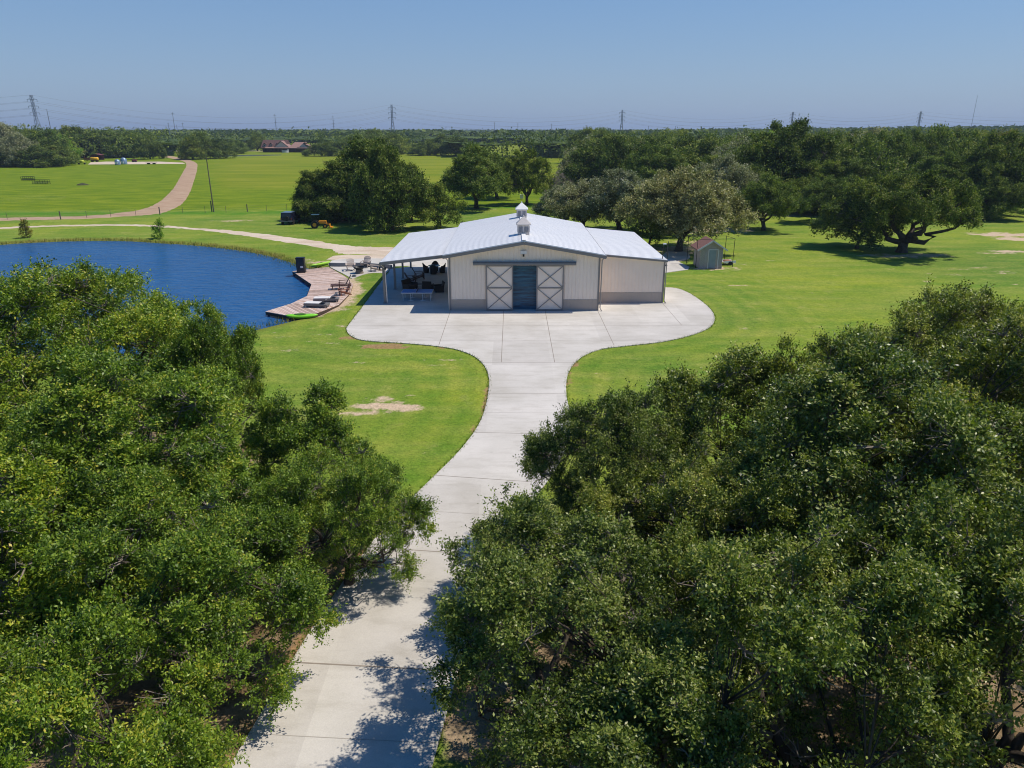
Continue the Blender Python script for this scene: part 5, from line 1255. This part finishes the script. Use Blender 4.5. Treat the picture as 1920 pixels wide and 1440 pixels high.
mb = MB(); mb.add([(c + 3, 0, 3.4), (d + 2, 0, 3.4), (d + 6, 7, 6.4), (c + 5, 7, 6.4)], [(0, 1, 2, 3)]); mb.add([(d + 2, -.2, 3.4), (e_ - .5, -.2, 3.4), (e_ - 3, -.2, 5.6), (d + 6, -.2, 6.4)], [(0, 1, 2, 3)], 1); mb.add([(d + 6, 0, 6.4), (e_ - 3, 0, 5.6), (e_, 10, 3.4), (d + 6, 10, 5)], [(0, 1, 2, 3)]); mb.build('barn_roof', [M_hr2, M_cream], h)
mb = MB(); mb.add([(d + 1, -4, 2.6), (e_ + 2, -4, 2.6), (e_ + 2, 0, 3.35), (d + 1, 0, 3.35)], [(0, 1, 2, 3)]); mb.build('lean_roof', M_hw, h)
mb = MB()
for k in range(7): x = a + 1.5 + k * 2.4; mb.box(x, x + 1.1, 1.95, 1.99, .9, 2.3)
mb.build('window', M_glass, h)
def far_thing(name, px, py, label, cat): x, y = W(px, py); return empty(name, (x, y, 0), 0, label, cat)
e = far_thing('blue_pickup', 541, 284.3, 'blue pickup parked in front of the ranch house porch', 'car')
mb = MB(); mb.box(-2.7, 2.7, -1, 1, .5, 1.1); mb.build('body', plain('bright_blue_paint', (.01, .06, .5), .3), e, bevel=.1); mb = MB(); mb.box(-.9, 1, -.85, .85, 1.1, 1.75); mb.build('cabin', M_glass, e, bevel=.1)
for q in (-1.7, 1.7): mb = MB(); mb.tube([(q, -1, .4), (q, 1, .4)], .4, 10); mb.build('wheel', M_rub, e)
e = far_thing('water_trough', 535, 286, 'pale grey trough before the ranch house fence', 'trough')
mb = MB(); mb.lathe([(2.2, 0), (2.2, 1.3), (2.05, 1.3), (2.0, 1.1), (0, 1.1)], 16); mb.build('shell', plain('pale_grey', (.45, .48, .5), .6), e)
e = far_thing('gate_post', 540.5, 286, 'white post standing beside the pale trough', 'post'); mb = MB(); mb.box(-.2, .2, -.2, .2, 0, 2.0); mb.lathe([(.25, 2.0), (.3, 2.1), (0, 2.3)], 8); mb.build('shaft', M_white, e)
e = far_thing('satellite_dish', 593, 282, 'white dish shaped sign at the right of the ranch house', 'dish'); mb = MB(); mb.tube([(0, 0, 0), (0, 0, 1.5)], .1, 6); mb.build('stand', M_grey, e); mb = MB(); mb.tube([(0, -.1, 2.6), (.1, .15, 2.6)], [1.1, 1.2], 14); mb.build('dish', M_white, e)

# ------------------------------------------------------------------ power line
M_gal = plain('galvanised_lattice', (.20, .22, .25), .6, .3)
def pylon(px, py_top, Hh, name_label, arms=3, group='lattice pylons of the power line', rz=0):
    # stands where its top, Hh metres up, is seen
    u = (px - 960) / FPX; v = (720 - py_top) / FPX; dz = -sp + v * cp; t_ = (Hh - CAMZ) / dz; x = u * t_; y = (cp + v * sp) * t_
    e = empty('lattice_pylon', (x, y, 0), R_(rz), name_label, 'pylon', group)
    th = max(.16, .00032 * y); mb = MB(); hw = Hh * .55
    def wdt(z): return 4.2 * (1 - z / hw) + 1.1 * min(1, z / hw) if z < hw else 1.1
    zs = [0, hw * .35, hw * .62, hw * .82, hw] + list(np.linspace(hw, Hh, 8)[1:])
    for sx in (-1, 1):
        for sy in (-1, 1):
            mb.bar((sx * wdt(0), sy * wdt(0), 0), (sx * 1.1, sy * 1.1, hw), th, th); mb.bar((sx * 1.1, sy * 1.1, hw), (sx * 1.0, sy * 1.0, Hh), th, th)
    for i in range(len(zs) - 1):
        w0, w1 = wdt(zs[i]), wdt(zs[i + 1])
        for s_ in (-1, 1):
            mb.bar((-w0, s_ * w0, zs[i]), (w1, s_ * w1, zs[i + 1]), th * .6, th * .6); mb.bar((w0, s_ * w0, zs[i]), (-w1, s_ * w1, zs[i + 1]), th * .6, th * .6)
            mb.bar((s_ * w0, -w0, zs[i]), (s_ * w1, w1, zs[i + 1]), th * .6, th * .6)
    mb.build('mast', M_gal, e)
    att_ = []
    for k in range(arms):
        z = Hh * (.64 + .135 * k)
        mb = MB(); mb.bar((-5.2, 0, z), (5.2, 0, z), th * .9, th * .9); mb.bar((-5.2, 0, z), (0, 0, z + 1.7), th * .6, th * .6); mb.bar((5.2, 0, z), (0, 0, z + 1.7), th * .6, th * .6); mb.build('crossarm', M_gal, e)
        for s_ in (-1, 1):
            mb = MB(); mb.tube([(s_ * 5.1, 0, z), (s_ * 5.1, 0, z - 2.0)], th * .7, 5); mb.build('insulator', M_black, e)
            att_.append((x + s_ * 5.1, y, z - 2.0))
    att_.append((x, y, Hh))
    return att_
PY = [pylon(58, 178, 48, 'nearest lattice pylon above the trees at the far left'), pylon(734, 196, 48, 'lattice pylon just left of the barn, on the skyline'), pylon(1167, 206, 48, 'lattice pylon on the skyline right of the barn roof'),
      pylon(1487, 210, 48, 'lattice pylon on the skyline above the tallest dark oak'), pylon(1727, 209, 48, 'rightmost lattice pylon on the skyline')]
M_wire = plain('wire', (.16, .18, .21), .7)
def wires(A, B, sag):
    e = empty('power_line', (0, 0, 0), 0, None, 'cable'); 
    for a, c in zip(A, B):
        a = Vector(a); c = Vector(c); pts = []
        for k in range(17):
            u = k / 16; q = a.lerp(c, u); q.z -= sag * 4 * u * (1 - u); pts.append(q)
        mb = MB(); mb.tube(pts, .04 + .00004 * (a.y + c.y) / 2, 3, caps=False); mb.build('wire', M_wire, e)
    return e
off = lambda A, dx, dy: [(p[0] + dx, p[1] + dy, p[2]) for p in A]
spans = [(off(PY[0], -420, -60), PY[0], 10, 'power line wires leaving the picture left of the nearest pylon'), (PY[0], PY[1], 20, 'long sagging wires between the far left pylon and the one left of the barn'), (PY[1], PY[2], 16, 'sagging wires above the barn roof between two pylons'),
         (PY[2], PY[3], 15, 'sagging wires right of the barn between two pylons'), (PY[3], PY[4], 12, 'wires between the two rightmost pylons'), (PY[4], off(PY[4], 420, 0), 12, 'wires leaving the picture at the right')]
for A, B, s_, lb in spans: wires(A, B, s_)['label'] = lb
def monopole(px, pt, Hh, label, arms, w=.35, group='poles along the skyline', rz=0):
    u = (px - 960) / FPX; v = (720 - pt) / FPX; dz = -sp + v * cp; t_ = (Hh - CAMZ) / dz; x = u * t_; y = (cp + v * sp) * t_
    e = empty('power_pole', (x, y, 0), rz, label, 'pole', group); th = max(w, .00042 * y)
    mb = MB(); mb.tube([(0, 0, 0), (0, 0, Hh)], [th, th * .55], 6); mb.build('shaft', M_gal, e)
    for k in range(arms):
        z = Hh * (.95 - .13 * k); mb = MB(); mb.bar((-Hh * .06, 0, z), (Hh * .06, 0, z), th * .6, th * .6); mb.build('crossarm', M_gal, e)
monopole(87.5, 205, 32, 'plain dark pole beside the nearest pylon, far left', 0, .4)
monopole(323, 210, 34, 'tall leaning pole above the left tree belt', 1, .4); monopole(315, 230, 22, 'short pole left of the tall pole above the left tree belt', 1, .25); monopole(342, 230, 22, 'short pole right of the tall pole above the left tree belt', 1, .25); monopole(331, 234, 20, 'lowest pole between the two short ones above the left tree belt', 0, .25)
monopole(515, 214, 34, 'tall pole with cross arms above the ranch house', 4, .4); monopole(624, 217, 33, 'tall pole with cross arms right of the ranch house', 4, .45)
for px, pt, lb in ((927, 229, 'thin pole on the skyline above the barn ridge'), (971, 231, 'thin pole on the skyline directly above the cupolas'), (1034, 232, 'thin pole between the cupolas and the barn right slope'), (1100, 234, 'thin short pole left of the pylon over the barn right slope'),
                   (1216, 236, 'thin short pole right of the pylon over the lean-to'), (1267, 236, 'thin short pole farther right of the pylon over the lean-to'), (1163, 235, 'thin short pole right beside the pylon over the barn')):
    monopole(px, pt, 24, lb, 1, .22)
u = (1833 - 960) / FPX; v = (720 - 179) / FPX; Hh = 95; t_ = (Hh - CAMZ) / (-sp + v * cp); x = u * t_; y = (cp + v * sp) * t_
e = empty('radio_mast', (x, y, 0), 0, 'very tall thin radio mast on the skyline at the right', 'mast'); mb = MB(); mb.tube([(0, 0, 0), (0, 0, Hh)], [.55, .4], 5); mb.build('shaft', M_gal, e)
for k in range(3):
    mb = MB(); mb.tube([(math.cos(k * 2.1) * 40, math.sin(k * 2.1) * 40, 0), (0, 0, Hh * .8)], .05, 3); mb.build('guy_wire', M_gal, e)
# bollards of the field beyond: small white hive-like box behind the barn
x, y = W(978, 374); e = empty('white_feeder_box', (x, y, 0), 0, 'tiny pale box on the pasture beyond the rear cupola', 'box')
mb = MB(); mb.box(-.35, .35, -.3, .3, .2, .9); mb.build('box', M_white, e, bevel=.03); mb = MB(); mb.box(-.4, .4, -.35, .35, .9, .98); mb.build('lid', M_white, e)

# ------------------------------------------------------------------ the air
m = bpy.data.materials.new('air'); m.use_nodes = True; t = m.node_tree; t.nodes.clear()
pv = t.nodes.new('ShaderNodeVolumePrincipled'); pv.inputs['Color'].default_value = (0.60, 0.74, 0.95, 1); pv.inputs['Density'].default_value = 0.00015; pv.inputs['Anisotropy'].default_value = 0.1
ou = t.nodes.new('ShaderNodeOutputMaterial'); t.links.new(pv.outputs[0], ou.inputs['Volume'])
HAZE = MB(); HAZE.box(-15000, 15000, -1000, 17000, -6, 100)
tag(HAZE.build('haze', m), kind='stuff')
